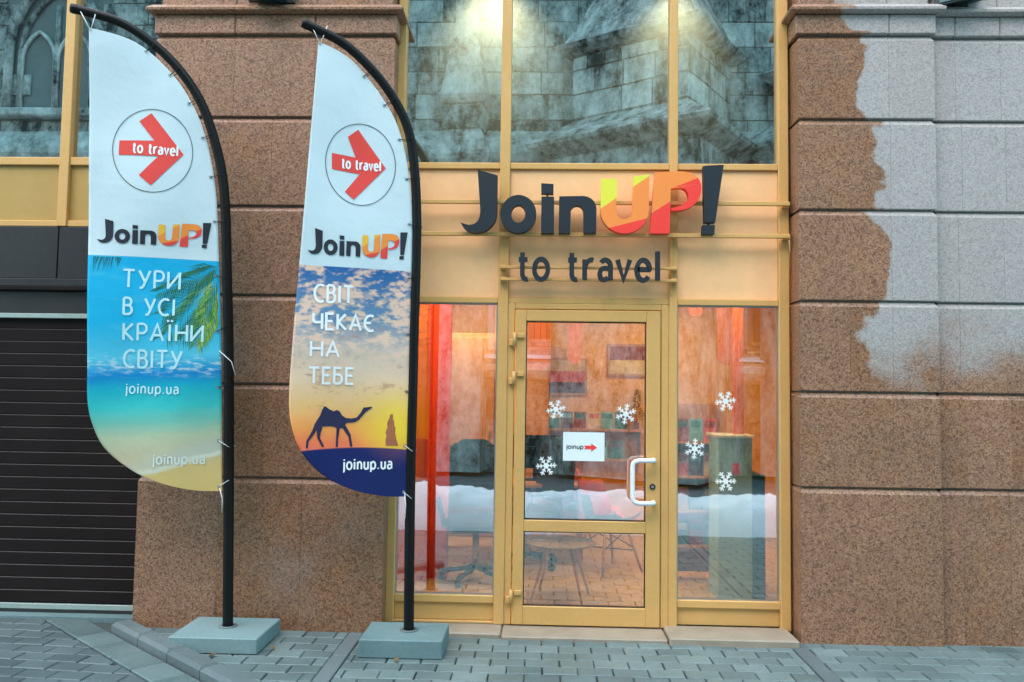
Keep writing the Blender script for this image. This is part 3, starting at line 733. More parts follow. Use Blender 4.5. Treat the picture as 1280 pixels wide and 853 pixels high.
# black office armchair
def office_chair(x, y, rz, label):
    e = empty('office_chair', (x, y, .02), rz); tag(e, label, 'chair')
    MB().box(-.27, .27, -.26, .27, .44, .54, c=.04).build('seat', 'black_fabric', e)
    m = MB(); P = [(-.27, .60), (-.29, .95), (-.22, 1.13), (-.10, 1.20), (.10, 1.20), (.22, 1.13), (.29, .95), (.27, .60)]
    fr = [(a, .24+.05*(zz-.6), zz) for a, zz in P]; bk = [(a, .33+.05*(zz-.6), zz) for a, zz in P]; n = len(P)
    m.add(fr+bk, [list(range(n)), [n+i for i in range(n)][::-1]]+[[i, (i+1) % n, n+(i+1) % n, n+i] for i in range(n)]); m.build('backrest', 'black_fabric', e)
    for s_ in (-1, 1): MB().tube([(s_*.28, .2, .5), (s_*.33, .2, .68), (s_*.33, -.15, .70), (s_*.29, -.2, .5)], .02, 8).build('armrest', 'black_metal', e)
    MB().cyl(0, 0, .10, .44, .03, 12).build('column', 'chrome', e)
    for k in range(5):
        a = R(72*k+20); MB().tube([(0, 0, .12), (.30*math.cos(a), .30*math.sin(a), .07)], .02, 8).build('foot', 'black_metal', e)
        MB().tube([(.30*math.cos(a)-.02, .30*math.sin(a), .03), (.30*math.cos(a)+.02, .30*math.sin(a), .03)], .03, 10).build('castor', 'rubber', e)
office_chair(-.86, 1.35, R(10), 'black office armchair behind the left shop window'); office_chair(-.42, 2.0, R(-60), 'black office chair partly behind the door frame')
# desk
e = empty('desk', (-.6, 2.6, .02)); tag(e, 'pale wooden desk with papers inside the shop', 'desk')
MB().box(-.75, .75, -.35, .35, .70, .735, c=.004).build('top', 'wood', e)
for s_ in (-1, 1): MB().box(s_*.70-.02, s_*.70+.02, -.32, .32, 0, .70, c=.003).build('leg_panel', 'wood', e)
MB().box(-.68, .68, .28, .30, .25, .70).build('modesty_panel', 'wood', e)
e = empty('desk_monitor', (-.35, 2.65, .755)); tag(e, 'dark computer monitor standing on the pale desk', 'monitor')
MB().box(-.26, .26, -.02, .02, .12, .46, c=.006).build('screen', 'black_metal', e); MB().box(-.03, .03, -.0, .03, .01, .12, c=.004).build('stem', 'black_metal', e); MB().box(-.11, .11, -.08, .09, 0, .012, c=.003).build('foot', 'black_metal', e)
# patchwork shell chairs
def shell_chair(x, y, rz, label, cols):
    e = empty('shell_chair', (x, y, .02), rz); tag(e, label, 'chair', 'shell chairs inside the shop')
    m = MB(); nu, nv = 9, 14; vs = []
    for j in range(nv+1):
        tt = j/nv
        if tt < .5: yy, zz = -.24+tt*2*.42, .45-.05*math.sin(tt*2*math.pi*.9)
        else: q = (tt-.5)*2; yy, zz = .18+.12*q, .44+.40*q**1.2
        wd = .25-.06*max(0, tt-.75)/.25-.04*max(0, .15-tt)/.15
        for i in range(nu+1):
            u = -1+2*i/nu; vs.append((u*wd, yy-(abs(u)**2.5)*(.10 if tt > .4 else .0), zz+(abs(u)**2.5)*(.10 if tt < .6 else .02)))
    for j in range(nv):
        for i in range(nu): m.add([], []); m.f.append([j*(nu+1)+i, j*(nu+1)+i+1, (j+1)*(nu+1)+i+1, (j+1)*(nu+1)+i]); m.mi.append(((i//3)*2+(j//3)*3) % len(cols)); m.sm.append(True)
    m.v = vs
    o = m.build('shell', cols, e); sd_ = o.modifiers.new('thickness', 'SOLIDIFY'); sd_.thickness = .012
    for sx in (-1, 1):
        for sy in (-1, 1):
            MB().tube([(sx*.13, sy*.12, .40), (sx*.235, sy*.22, 0)], [.015, .010], 8).build('leg', 'wood', e)
        MB().tube([(sx*.13, -.12, .38), (sx*.18, .17, .22)], .005, 6).build('strut', 'black_metal', e); MB().tube([(sx*.13, .12, .38), (sx*.18, -.17, .22)], .005, 6).build('strut', 'black_metal', e)
    MB().tube([(-.19, -.17, .2), (.19, .17, .2)], .005, 6).build('strut', 'black_metal', e)
PW = ['poster_rust', 'poster_green', 'poster_rose', 'poster_teal', 'red_wall']
shell_chair(.33, 1.9, R(120), 'patchwork red and green shell chair behind the door glass', PW)
shell_chair(-.02, 2.9, R(160), 'patchwork shell chair farther back at the pale desk', PW)
# low round table
e = empty('round_table', (-.14, .78, .02)); tag(e, 'low round glass side table on thin splayed legs behind the door', 'table')
MB().lathe([(0, .455), (.27, .455), (.285, .447), (.285, .44), (.27, .432), (0, .432)], 32).build('tabletop', 'table_dark', e)
for k in range(4):
    a = R(90*k+35); MB().tube([(.13*math.cos(a), .13*math.sin(a), .43), (.29*math.cos(a), .29*math.sin(a), 0)], [.014, .009], 8).build('leg', 'wood', e)
# notice shelf on the back wall with brochures and a small tree
e = empty('wall_shelf', (.25, 4.05, 1.20)); tag(e, 'wooden wall shelf with brochures on the orange back wall', 'shelf')
MB().box(-.55, .65, -.10, .145, 0, .03, c=.003).build('board', 'wood', e); MB().box(-.55, .65, -.10, .145, -.35, -.32, c=.003).build('board', 'wood', e)
for s_ in (-.55, .63): MB().box(s_, s_+.02, -.10, .145, -.319, -.001).build('side', 'wood', e)
bro = ['poster_teal', 'poster_plum', 'poster_rust', 'poster_sand', 'poster_sky', 'poster_green', 'poster_rose']
def brochure(x, y, z, wd, ht, mat, label, th=.012, tilt=8):
    e2 = empty('brochure', (x, y, z)); tag(e2, label, 'brochure', 'brochures in the shop'); e2.rotation_euler = (R(-tilt), 0, 0)
    MB().box(-wd/2, wd/2, 0, th, 0, ht, c=.001).build('cover', mat, e2); MB().box(-wd/2+.01, wd/2-.01, -.0012, -.0002, ht*.62, ht*.9).build('picture', bro[(bro.index(mat)+3) % 7], e2)
nms = ['teal', 'plum', 'rust red', 'sand coloured', 'sky blue', 'dark green', 'rose']
for k in range(6):
    brochure(-.15+.16*k, 4.00, 1.232, .14, .20, bro[k], nms[k]+' brochure on top of the wall shelf')
for k in range(5):
    brochure(-.12+.18*k, 4.0, .882, .15, .21, bro[(k+1) % 7], nms[(k+1) % 7]+' brochure on the lower board of the wall shelf')
e = empty('small_tree', (.60, 3.98, 1.80)); e.location.z = 1.232+.0; e.location.x = .86-.02
e.location = (.84, 3.99, 1.232); tag(e, 'small dark green christmas tree on the wall shelf', 'tree')
MB().cyl(0, 0, 0, .08, .03, 12).build('pot', 'poster_rust', e); MB().cyl(0, 0, .08, .2, .01, 8).build('trunk', 'wood', e)
m = MB()
for k in range(260):
    tt = random.random(); rr = (.13*(1-tt)+.01)*random.uniform(.5, 1); a = random.uniform(0, 6.28); zz = .12+.36*tt
    c = V((rr*math.cos(a), rr*math.sin(a), zz)); d = V((math.cos(a), math.sin(a), -.3))*.035; q = V((-math.sin(a), math.cos(a), 0))*.012
    m.add([c-q, c+q, c+d], [(0, 1, 2)])
m.build('crown', 'green_dark', e)
# framed posters at the back wall
def poster(x, z, wd, ht, mats, label):
    e = empty('framed_poster', (x, RY1, z)); tag(e, label, 'poster')
    MB().box(-wd/2, wd/2, -.03, -.001, 0, ht, c=.004).build('frame', 'wood', e)
    n = len(mats)
    for k, mt in enumerate(mats): MB().box(-wd/2+.03, wd/2-.03, -.034, -.0305, .03+(ht-.06)*k/n, .03+(ht-.06)*(k+1)/n-.002).build('picture', mt, e)
poster(-.05, 1.62, .62, .46, ['poster_plum', 'poster_rose', 'poster_sand'], 'plum and rose framed landscape poster on the back wall')
poster(.75, 1.86, .5, .4, ['poster_sand', 'poster_rust'], 'sand and rust framed poster on the back wall'); poster(-1.9, 1.3, .7, .9, ['poster_teal', 'poster_sky'], 'teal and sky blue framed poster at the far left')
# orange strips added to imitate gaps in the window reflection
def hang(x, y, wd, z0, label):
    P = [(-wd/2, 2.95), (-wd/2, z0+wd*.4)]+arc(0, z0+wd*.4, wd/2, wd*.4, 180, 360, 14)[1:]+[(wd/2, 2.95)]
    o = outline('reflection_gap_strip', 'hanging_orange', None, [P], .02, lambda a, z, d: (x+a, y+d, z)); tag(o, label, 'banner', 'orange strips for reflection gaps')
hang(-.343, 1.6, .232, 1.858, 'wide added orange strip for a reflection gap at the left of the door glass')
hang(-.002, 1.6, .125, 1.915, 'narrow added orange strip for a reflection gap in the middle of the door glass')
hang(1.375, 1.6, .20, 1.927, 'added orange strip for a reflection gap in the right shop window'); hang(1.08, 1.6, .13, 2.36, 'short added orange strip for a reflection gap near the left edge of the right window')
e = empty('orange_post', (1.33, 1.05, .02)); tag(e, 'slim orange post from floor to ceiling behind the right window', 'post')
MB().box(-.04, .04, -.04, .04, .012, 2.92, c=.004).build('shaft', 'orange_deep', e); MB().box(-.07, .07, -.07, .07, 0, .0115, c=.003).build('foot_plate', 'chrome', e)
# brochure rack
e = empty('brochure_rack', (1.07, 1.55, .02)); tag(e, 'wooden brochure rack with four shelves behind the right window', 'rack')
for s_ in (-1, 1): MB().box(s_*.21-.012, s_*.21+.012, -.14, .14, 0, 1.55, c=.003).build('side', 'wood', e)
for z in (.30, .60, .90, 1.20): MB().box(-.197, .197, -.14, .14, z, z+.02, c=.002).build('shelf', 'wood', e)
MB().box(-.197, .197, .125, .139, .05, 1.55).build('back', 'wood', e)
for r_, z in enumerate((.342, .642, .942, 1.242)):
    for k in range(3): brochure(.945+.125*k, 1.50, z, .115, .20, bro[(r_*3+k*2) % 7], ['lowest', 'second', 'third', 'top'][r_]+' rack shelf '+nms[(r_*3+k*2) % 7]+' brochure, '+['left', 'middle', 'right'][k], th=.014, tilt=6)
e = empty('counter', (1.29, .95, .02)); tag(e, 'grey blue counter block with navy edge behind the right window', 'counter')
MB().box(-.17, .10, -.12, .25, 0, 1.29, c=.004).build('front', 'blue_grey', e); MB().box(.101, .20, -.13, .25, 0, 1.0, c=.003).build('edge', 'navy', e); MB().box(-.19, .12, -.14, .27, 1.291, 1.315, c=.004).build('top', 'ply_edge', e)
MB().box(-.06, -.0, -.1235, -.1205, 1.0, 1.09).build('red_mark', 'red', e)

# upper storey room with an added partition to catch the soft spot lamp glow
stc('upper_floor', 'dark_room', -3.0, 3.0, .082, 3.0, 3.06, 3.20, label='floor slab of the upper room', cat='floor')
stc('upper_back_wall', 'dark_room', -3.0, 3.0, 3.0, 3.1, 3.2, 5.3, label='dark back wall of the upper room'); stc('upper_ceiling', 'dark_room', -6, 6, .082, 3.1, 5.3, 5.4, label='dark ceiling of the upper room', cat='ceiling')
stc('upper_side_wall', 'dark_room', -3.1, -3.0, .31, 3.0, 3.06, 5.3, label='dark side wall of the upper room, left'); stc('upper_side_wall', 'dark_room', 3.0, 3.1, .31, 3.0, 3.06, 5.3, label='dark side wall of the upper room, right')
M['partition'] = paint('glow_partition_plaster', (0.030, 0.027, 0.020, 1), 0.8, 0.05)
stc('added_glow_partition', 'partition', -3.0, 3.0, .66, .74, 3.2, 5.3, label='added partition catching the spot lamp glow close behind the upper windows')
def wall_washer(x, lab2, en, sz):
    q = empty('spot_lamp', (x, .36, 5.20)); tag(q, lab2, 'lamp', 'spot lamps upstairs')
    MB().cyl(0, 0, -.10, .05, .05, 16).build('can', 'black_metal', q); MB().cyl(0, 0, .05, .095, .008, 8).build('rod', 'black_metal', q); MB().cyl(0, 0, -.104, -.1005, .04, 16).build('bulb', 'lamp_glow', q)
    ld = bpy.data.lights.new('spot_lamp_light', 'SPOT'); ld.energy = en; ld.spot_size = R(sz); ld.spot_blend = 1.0; ld.color = (1, .90, .62); ld.shadow_soft_size = .09
    lo = bpy.data.objects.new('spot_lamp_light', ld); COL.objects.link(lo); lo.parent = q; lo.location = (0, 0, -.115); lo.rotation_euler = (R(24), 0, 0)
wall_washer(-.74, 'lit spot lamp behind the upper window, left of the two', 560, 100)
wall_washer(.74, 'lit spot lamp behind the upper window, right of the two', 380, 80)

# ================================================================== ROLLER SHUTTER BAY
YG = 0.10
rs = empty('roller_shutter'); tag(rs, 'dark brown slatted roller shutter left of the granite pier', 'shutter')
z = .085; n = 0
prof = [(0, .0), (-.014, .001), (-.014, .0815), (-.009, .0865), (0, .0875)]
sm_ = MB()
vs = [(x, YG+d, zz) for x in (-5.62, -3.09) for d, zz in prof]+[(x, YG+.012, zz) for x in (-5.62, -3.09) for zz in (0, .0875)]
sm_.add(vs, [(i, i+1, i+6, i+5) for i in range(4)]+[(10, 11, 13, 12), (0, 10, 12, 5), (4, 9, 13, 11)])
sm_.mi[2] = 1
slat = sm_.mesh('slat', ['brown_metal', 'slat_lit_edge'])
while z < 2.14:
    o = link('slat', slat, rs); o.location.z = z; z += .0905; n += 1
bx('backing', 'black_metal', rs, -5.62, -3.09, YG+.02, YG+.05, .0, 2.30, c=0)
bx('bottom_bar', 'pale_metal', rs, -5.62, -3.09, YG-.022, YG+.019, .035, .075, c=.004); bx('seal', 'rubber', rs, -5.62, -3.09, YG-.018, YG+.019, .012, .034, c=.003)
bx('guide_rail', 'brown_metal', rs, -3.135, -3.088, YG-.045, YG-.018, .0, 2.2, c=.003)
hd = empty('shutter_header'); tag(hd, 'black panelled header with pale strip above the roller shutter', 'header')
bx('pale_strip', 'pale_metal', hd, -5.6, -3.1, YG-.05, YG+.05, 2.15, 2.185, c=.003)
bx('soffit_board', 'black_panel', hd, -5.6, -3.1, YG-.02, YG+.05, 2.187, 2.352, c=.003)
bx('moulding', 'brown_metal', hd, -5.6, -3.1, YG-.07, YG+.05, 2.354, 2.385, c=.005); bx('moulding', 'black_panel', hd, -5.6, -3.1, YG-.045, YG+.05, 2.387, 2.445, c=.004)
for a, b in ((-5.6, -4.76), (-4.755, -3.918), (-3.912, -3.1)): bx('fascia_panel', 'black_panel', hd, a, b, YG-.03, YG+.05, 2.447, 2.836, c=.004)
uw = empty('upper_window'); tag(uw, 'gold framed window above the roller shutter with panels darkened for shade and dirt', 'window')
for x in (-5.60, -4.80, -3.937, -3.16): bx('post', 'gold', uw, x, x+.075, YG-.032, YG+.07, 2.84, ZT, c=.004)
for a, b in ((-5.525, -4.80), (-4.725, -3.937), (-3.862, -3.16)):
    bx('transom', 'gold', uw, a, b, YG-.02, YG+.07, 3.305, 3.365, c=.004); bx('transom', 'gold', uw, a, b, YG-.02, YG+.07, 2.84, 2.885, c=.004)
    bx('shade_toned_panel', 'shaded_dirty_panel', uw, a, b, YG+.005, YG+.05, 2.887, 3.303, c=.002); bx('pane', 'coated_glass', uw, a-.004, b+.004, YG+.02, YG+.028, 3.363, ZT, c=0)
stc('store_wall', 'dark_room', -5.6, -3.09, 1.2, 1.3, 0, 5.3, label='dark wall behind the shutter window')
stc('garage_sill', 'concrete', -5.62, -3.09, -.02, .16, -.06, .011, label='concrete sill under the roller shutter', cat='sill')

# ================================================================== FLOODLIGHTS on the cornices
def flood(x, y, z, rz, label):
    e = empty('floodlight', (x, y, z), rz); tag(e, label, 'lamp', 'floodlights on the cornices')
    MB().box(-.05, .05, .0, .06, -.006, .006, c=.002).build('foot_plate', 'lamp_body', e)
    for s_ in (-1, 1): MB().box(s_*.155-.008, s_*.155+.008, -.03, .03, .006, .13, c=.002).build('bracket', 'lamp_body', e)
    MB().box(-.163, .163, -.02, .02, .0065, .014).build('bracket_bar', 'lamp_body', e)
    o = MB().add([(-.11, -.15, -.028), (.11, -.15, -.028), (.15, -.17, .20), (-.15, -.17, .20), (-.11, .12, .06), (.11, .12, .06), (.11, .12, .17), (-.11, .12, .17)], [(0, 1, 2, 3), (4, 7, 6, 5), (0, 4, 5, 1), (1, 5, 6, 2), (2, 6, 7, 3), (3, 7, 4, 0)]).build('housing', 'lamp_body', e)
    MB().add([(-.10, -.154, -.015), (.10, -.154, -.015), (.135, -.172, .18), (-.135, -.172, .18), (-.10, -.1605, -.015), (.10, -.1605, -.015), (.135, -.1785, .18), (-.135, -.1785, .18)], [(0, 1, 2, 3), (4, 7, 6, 5), (0, 4, 5, 1), (1, 5, 6, 2), (2, 6, 7, 3), (3, 7, 4, 0)]).build('lens', 'lamp_lens', e)
    for k in range(4): MB().box(-.10+.055*k, -.085+.055*k, .121, .145, .07, .16).build('cooling_fin', 'lamp_body', e)
flood(-2.28, -.19, 4.417, R(8), 'small dark floodlight standing on the left pier cornice')
flood(2.60, -.145, 4.417, R(-35), 'small dark floodlight on the cornice at the top right')

# ================================================================== FEATHER FLAGS
def interp(P, z, up):
    """s on an outline branch at height z (P sorted by z)"""
    for (s0, z0), (s1, z1) in zip(P[:-1], P[1:]):
        if z0 <= z <= z1: return s0+(s1-s0)*(z-z0)/max(1e-6, z1-z0)
    return P[0][0] if z < P[0][1] else P[-1][0]
class Flag:
    def __init__(s, base, ang, pole, left, right, amp, ph, label, slab):
        s.b = V(base); s.a = ang; s.amp = amp; s.ph = ph
        s.d = V((math.cos(ang), math.sin(ang))); s.nrm = V((math.sin(ang), -math.cos(ang)))
        s.e = empty('feather_flag', (base[0], base[1], 0), ang); tag(s.e, label, 'flag', 'feather flags outside the shop')
        s.L = sorted([tuple(p) for p in catmull(left, 8)], key=lambda p: p[1]); s.Rr = sorted([tuple(p) for p in catmull(right, 8)], key=lambda p: p[1])
        x0, x1, y0, y1, zh = slab
        # slab in flag space: undo the rotation with a child object
        o = MB().box(x0-base[0], x1-base[0], y0-base[1], y1-base[1], 0.002, zh, c=.006).build('concrete_base', 'concrete', s.e); o.rotation_euler = (0, 0, -ang)
        pp = catmull(pole, 8); MB().tube([(p[0], 0.0, p[1]) for p in pp], [.0335-.004*i/len(pp) for i in range(len(pp))], 16).build('pole', 'black_metal', s.e)
        MB().lathe([(.0, zh-.001), (.062, zh-.001), (.058, zh+.006), (.040, zh+.008)], 20).build('socket', 'kerb', s.e)
        s.zmin, s.zmax = max(s.L[0][1], s.Rr[0][1]), min(s.L[-1][1], s.Rr[-1][1]); s.pole = pp
    def S(s, q, z, off=0.0):
        """banner surface in flag space (x along the flag, -y to the front)"""
        k = min(1, max(0, (-.02-q)/.35))
        b = s.amp*k*(math.sin(q*5.0+z*1.3+s.ph)+.5*math.sin(z*3.1-q*7+s.ph*2)+.35*math.sin(z*7.3+q*3+s.ph))
        return (q, -.012-b-off, z)
    def banner(s, mat):
        nz, ns = 220, 44; m = MB(); vs = []; uv = []
        for j in range(nz+1):
            t = j/nz; t = (t**1.6)*.35+t*.65 if t < .5 else t   # finer rows near the curved foot
            z = s.zmin+.0005+(s.zmax-s.zmin-.001)*(0.5-0.5*math.cos(math.pi*j/nz))
            a, b = interp(s.L, z, 1), interp(s.Rr, z, 1)
            if b < a+.002: b = a+.002
            for i in range(ns+1):
                q = a+(b-a)*i/ns; vs.append(s.S(q, z)); uv.append((q, z))
        nf = len(vs); vs += [(x, y+.0012, z) for x, y, z in vs]; uv += uv
        w_ = ns+1; fs = [(j*w_+i, j*w_+i+1, (j+1)*w_+i+1, (j+1)*w_+i) for j in range(nz) for i in range(ns)]
        fs += [tuple(nf+k for k in f[::-1]) for f in fs]
        rim = [i for i in range(w_)]+[j*w_+ns for j in range(1, nz+1)]+[nz*w_+i for i in range(ns-1, -1, -1)]+[j*w_ for j in range(nz-1, 0, -1)]
        fs += [(rim[k], nf+rim[k], nf+rim[(k+1) % len(rim)], rim[(k+1) % len(rim)]) for k in range(len(rim))]
        m.add(vs, fs, 0, True)
        me = bpy.data.meshes.new('banner'); me.from_pydata(m.v, [], m.f); me.materials.append(mat); me.polygons.foreach_set('use_smooth', [True]*len(m.f))
        ul = me.uv_layers.new(name='print')
        li = [0]*len(me.loops); me.loops.foreach_get('vertex_index', li); flat = []
        for k in li: flat += uv[k]
        ul.data.foreach_set('uv', flat)
        s.bn = link('banner', me, s.e); return s.bn
    def P(s, off=0.004): return lambda x, z, d: s.S(x, z, off+d)
    def text(s, t, x, z, h, wd, st, mat, off=.004):
        for m in text_mb(t, x, z, h, wd, st, s.P(off)): m.build('letter', mat, s.bn)
    def logo(s, x0, z0, wd, ht, shear=0.0):
        for k, (loops, sp) in LOGO.items():
            f = lambda p: (x0+(p[0]+.897)/1.847*wd, z0+(p[1]-2.775)/.496*ht)
            lp = [[f(p) for p in L] for L in loops]; sp2 = [(f(p), (d[0]*wd/1.847, d[1]*ht/.496)) for p, d in sp] if sp else None
            o = outline('logo_letter', {'U': ['p_yellow', 'p_orange', 'p_red'], 'P': ['p_orange', 'p_red']}.get(k, ['ink']), s.bn, lp, 0, s.P(.004), sp2)
    def arrow(s, c, rx, rz, pts, tx):
        # thin ring
        outline('ring', 'p_ring', s.bn, [arc(c[0], c[1], rx, rz, 0, 356, 72), arc(c[0], c[1], rx-.005, rz-.005, 0, 356, 72)], 0, s.P(.003))
        outline('arrow', 'p_red', s.bn, [pts], 0, s.P(.003))
        s.text('to travel', tx[0], tx[1], tx[2], tx[3], tx[4], 'p_white', .0055)
M['p_yellow'] = paint('print_yellow', srgb(238, 178, 40), .6, .03); M['p_orange'] = paint('print_orange', srgb(240, 138, 48), .6, .03); M['p_red'] = paint('print_red', srgb(226, 62, 52), .6, .02)
M['p_ring'] = paint('print_grey_line', srgb(80, 90, 92), .6); M['p_white'] = paint('print_white', (.82, .84, .84, 1), .6, .02); M['p_pale'] = paint('print_pale_blue', srgb(186, 228, 232), .6, .03); M['p_paler'] = paint('print_pale_sand', srgb(215, 224, 214), .6, .02)
M['p_navy'] = paint('print_navy', srgb(32, 28, 66), .6, .05); M['p_figure'] = paint('print_figure', srgb(168, 96, 62), .6, .12, 20)
for k_, c_ in enumerate(((50, 120, 50), (104, 158, 50), (20, 92, 70), (150, 180, 70))): M['p_leaf%d' % k_] = paint('print_palm_green', srgb(*c_), .6, .1, 10)

def print_mat(kind):
    s = N('beach_print' if kind == 1 else 'desert_print'); uvn = s.n('UVMap'); uvn.uv_map = 'print'; uv = uvn.outputs[0]
    xyz = s.n('SeparateXYZ'); s.l(uv, xyz.inputs[0]); U, W = xyz.outputs[0], xyz.outputs[1]
    mp = s.n('Mapping'); mp.inputs['Scale'].default_value = (1.0, 3.2, 1); s.l(uv, mp.inputs[0])
    white = (.68, .80, .82, 1)
    c = lambda *a: srgb(*a)
    if kind == 1:
        top = 2.497; lo, hi = .95, 2.50
        nz = s.noise(mp.outputs[0], 3.0, 4); fine = s.noise(mp.outputs[0], 14, 4)
        wv = s.math('ADD', W, s.math('MULTIPLY', s.math('SUBTRACT', nz, .5), .05))
        wv = s.math('ADD', wv, s.math('MULTIPLY', U, -.06))
        f = s.math('DIVIDE', s.math('SUBTRACT', wv, lo), hi-lo)
        col = s.ramp(f, [(0, c(232, 200, 122)), (.13, c(228, 198, 128)), (.20, c(205, 196, 160)), (.265, c(190, 200, 165)), (.33, c(120, 195, 175)), (.39, c(60, 200, 196)), (.47, c(20, 182, 200)), (.525, c(0, 140, 205)), (.545, c(30, 160, 212)), (.60, c(90, 208, 232)), (.75, c(24, 190, 232)), (1, c(10, 180, 225))])
        cl = s.math('MULTIPLY', s.smooth(fine, .45, .7), s.math('MULTIPLY', s.smooth(W, 1.70, 1.79), s.math('SUBTRACT', 1, s.smooth(W, 1.80, 1.90))))
        col = s.mix(s.math('MULTIPLY', cl, .85), col, c(215, 235, 235))
        hz = s.math('MULTIPLY', s.smooth(nz, .5, .75), s.smooth(W, 1.85, 2.1)); col = s.mix(s.math('MULTIPLY', hz, .5), col, c(90, 205, 230))
        # foam line running up the sand
        fo = s.math('SUBTRACT', s.math('ADD', W, s.math('MULTIPLY', s.math('SUBTRACT', nz, .5), .10)), s.math('ADD', s.math('MULTIPLY', U, .27), 1.25))
        fm = s.math('SUBTRACT', 1, s.smooth(s.math('ABSOLUTE', fo), .0, .028)); col = s.mix(s.math('MULTIPLY', fm, .7), col, c(225, 235, 225))
        wet = s.math('MULTIPLY', s.smooth(fo, .0, .03), s.math('SUBTRACT', 1, s.smooth(fo, .03, .16))); col = s.mix(s.math('MULTIPLY', wet, .55), col, c(190, 205, 200))
    else:
        top = 2.440; lo, hi = .95, 2.45
        mp2 = s.n('Mapping'); mp2.inputs['Scale'].default_value = (1.0, 1.7, 1); mp2.inputs['Rotation'].default_value = (0, 0, R(-25)); s.l(uv, mp2.inputs[0])
        nz = s.noise(mp2.outputs[0], 5.0, 5, .62); fine = s.noise(mp2.outputs[0], 17, 4)
        f = s.math('DIVIDE', s.math('SUBTRACT', s.math('ADD', W, s.math('MULTIPLY', s.math('SUBTRACT', nz, .5), .10)), lo), hi-lo)
        col = s.ramp(f, [(0, c(250, 120, 90)), (.20, c(252, 120, 112)), (.245, c(255, 132, 84)), (.31, c(255, 168, 88)), (.40, c(252, 200, 128)), (.52, c(244, 212, 176)), (.64, c(214, 196, 180)), (.76, c(110, 150, 178)), (1, c(20, 100, 165))])
        cm = s.math('ADD', s.math('MULTIPLY', nz, .6), s.math('MULTIPLY', fine, .4))
        cl = s.math('MULTIPLY', s.smooth(cm, .45, .56), s.smooth(W, 1.70, 2.0)); col = s.mix(s.math('MULTIPLY', cl, .95), col, c(246, 208, 180))
        dk = s.math('MULTIPLY', s.math('SUBTRACT', 1, s.smooth(cm, .36, .46)), s.math('MULTIPLY', s.smooth(W, 1.45, 1.6), s.math('SUBTRACT', 1, s.smooth(W, 1.95, 2.15)))); col = s.mix(s.math('MULTIPLY', dk, .6), col, c(190, 130, 120))
        du = s.math('ADD', U, .11); dw = s.math('SUBTRACT', W, 1.40)
        dist = s.math('SQRT', s.math('ADD', s.math('MULTIPLY', du, du), s.math('MULTIPLY', dw, dw)))
        gl = s.math('SUBTRACT', 1, s.smooth(dist, .0, .36)); col = s.mix(s.math('MULTIPLY', gl, .85), col, c(255, 226, 60))
        dn = s.math('ADD', s.math('MULTIPLY', s.math('MULTIPLY', s.math('ADD', U, .36), s.math('ADD', U, .36)), -.16), 1.290)
        msk = s.smooth(s.math('SUBTRACT', dn, W), -.003, .006)
        ink = s.mix(s.math('MULTIPLY', s.math('SUBTRACT', 1, s.smooth(dist, .1, .26)), .6), c(16, 30, 92), c(130, 80, 90)); ink = s.mix(s.math('MULTIPLY', nz, .4), ink, c(30, 52, 120))
        col = s.mix(msk, col, ink)
    col = s.mix(s.smooth(W, top-.002, top+.002), col, white)
    fab = s.n('TexWave'); fab.inputs['Scale'].default_value = 300; s.l(uv, fab.inputs['Vector'])
    cr = s.noise(uv, 5, 3)
    b = s.n('BsdfPrincipled'); s.l(col, b.inputs['Base Color']); b.inputs['Roughness'].default_value = .55; b.inputs['Specular IOR Level'].default_value = .35
    bn = s.n('Bump'); bn.inputs['Strength'].default_value = .28; bn.inputs['Distance'].default_value = .03; s.l(cr, bn.inputs['Height']); s.l(bn.outputs[0], b.inputs['Normal'])
    tr = s.n('BsdfTranslucent'); s.l(col, tr.inputs[0]); mx = s.n('MixShader'); mx.inputs[0].default_value = .18
    s.l(b.outputs[0], mx.inputs[1]); s.l(tr.outputs[0], mx.inputs[2]); s.l(mx.outputs[0], s.out.inputs[0]); return s.m

P1 = [(-0.001, 0.06), (-0.028, 1.051), (-0.055, 1.843), (-0.083, 2.377), (-0.107, 2.807), (-0.137, 3.077), (-0.196, 3.317), (-0.285, 3.554), (-0.413, 3.748), (-0.582, 3.913), (-0.807, 4.046), (-1.086, 4.099)]
F1L = [(-0.066, 0.980), (-0.254, 0.990), (-0.474, 1.047), (-0.644, 1.135), (-0.79, 1.263), (-0.866, 1.416), (-0.9, 1.568), (-0.911, 1.80), (-0.934, 2.49), (-0.961, 3.376), (-0.981, 3.969)]
F1R = [(-0.066, 0.980), (-0.1, 1.841), (-0.137, 2.481), (-0.174, 2.965), (-0.246, 3.313), (-0.345, 3.548), (-0.492, 3.75), (-0.705, 3.913), (-0.981, 3.969)]
P2 = [(-0.001, 0.06), (-0.012, 1.076), (-0.01, 1.7), (-0.009, 2.122), (-0.006, 2.494), (-0.008, 2.815), (-0.031, 3.136), (-0.074, 3.375), (-0.159, 3.555), (-0.301, 3.736), (-0.514, 3.91), (-0.766, 4.005)]
F2L = [(-0.036, 0.970), (-0.182, 0.977), (-0.387, 1.023), (-0.564, 1.112), (-0.69, 1.238), (-0.763, 1.388), (-0.793, 1.587), (-0.781, 1.989), (-0.755, 2.447), (-0.72, 3.119), (-0.677, 3.896)]
F2R = [(-0.036, 0.970), (-0.034, 1.7), (-0.036, 2.386), (-0.040, 2.759), (-0.068, 3.079), (-0.138, 3.368), (-0.248, 3.571), (-0.41, 3.765), (-0.542, 3.853), (-0.677, 3.896)]
f1 = Flag((-2.34, -.46), R(17), P1, F1L, F1R, .019, .6, 'left feather flag printed with a palm beach, on a concrete base', (-2.625, -2.062, -.715, -.245, .10))
f1.banner(print_mat(1))
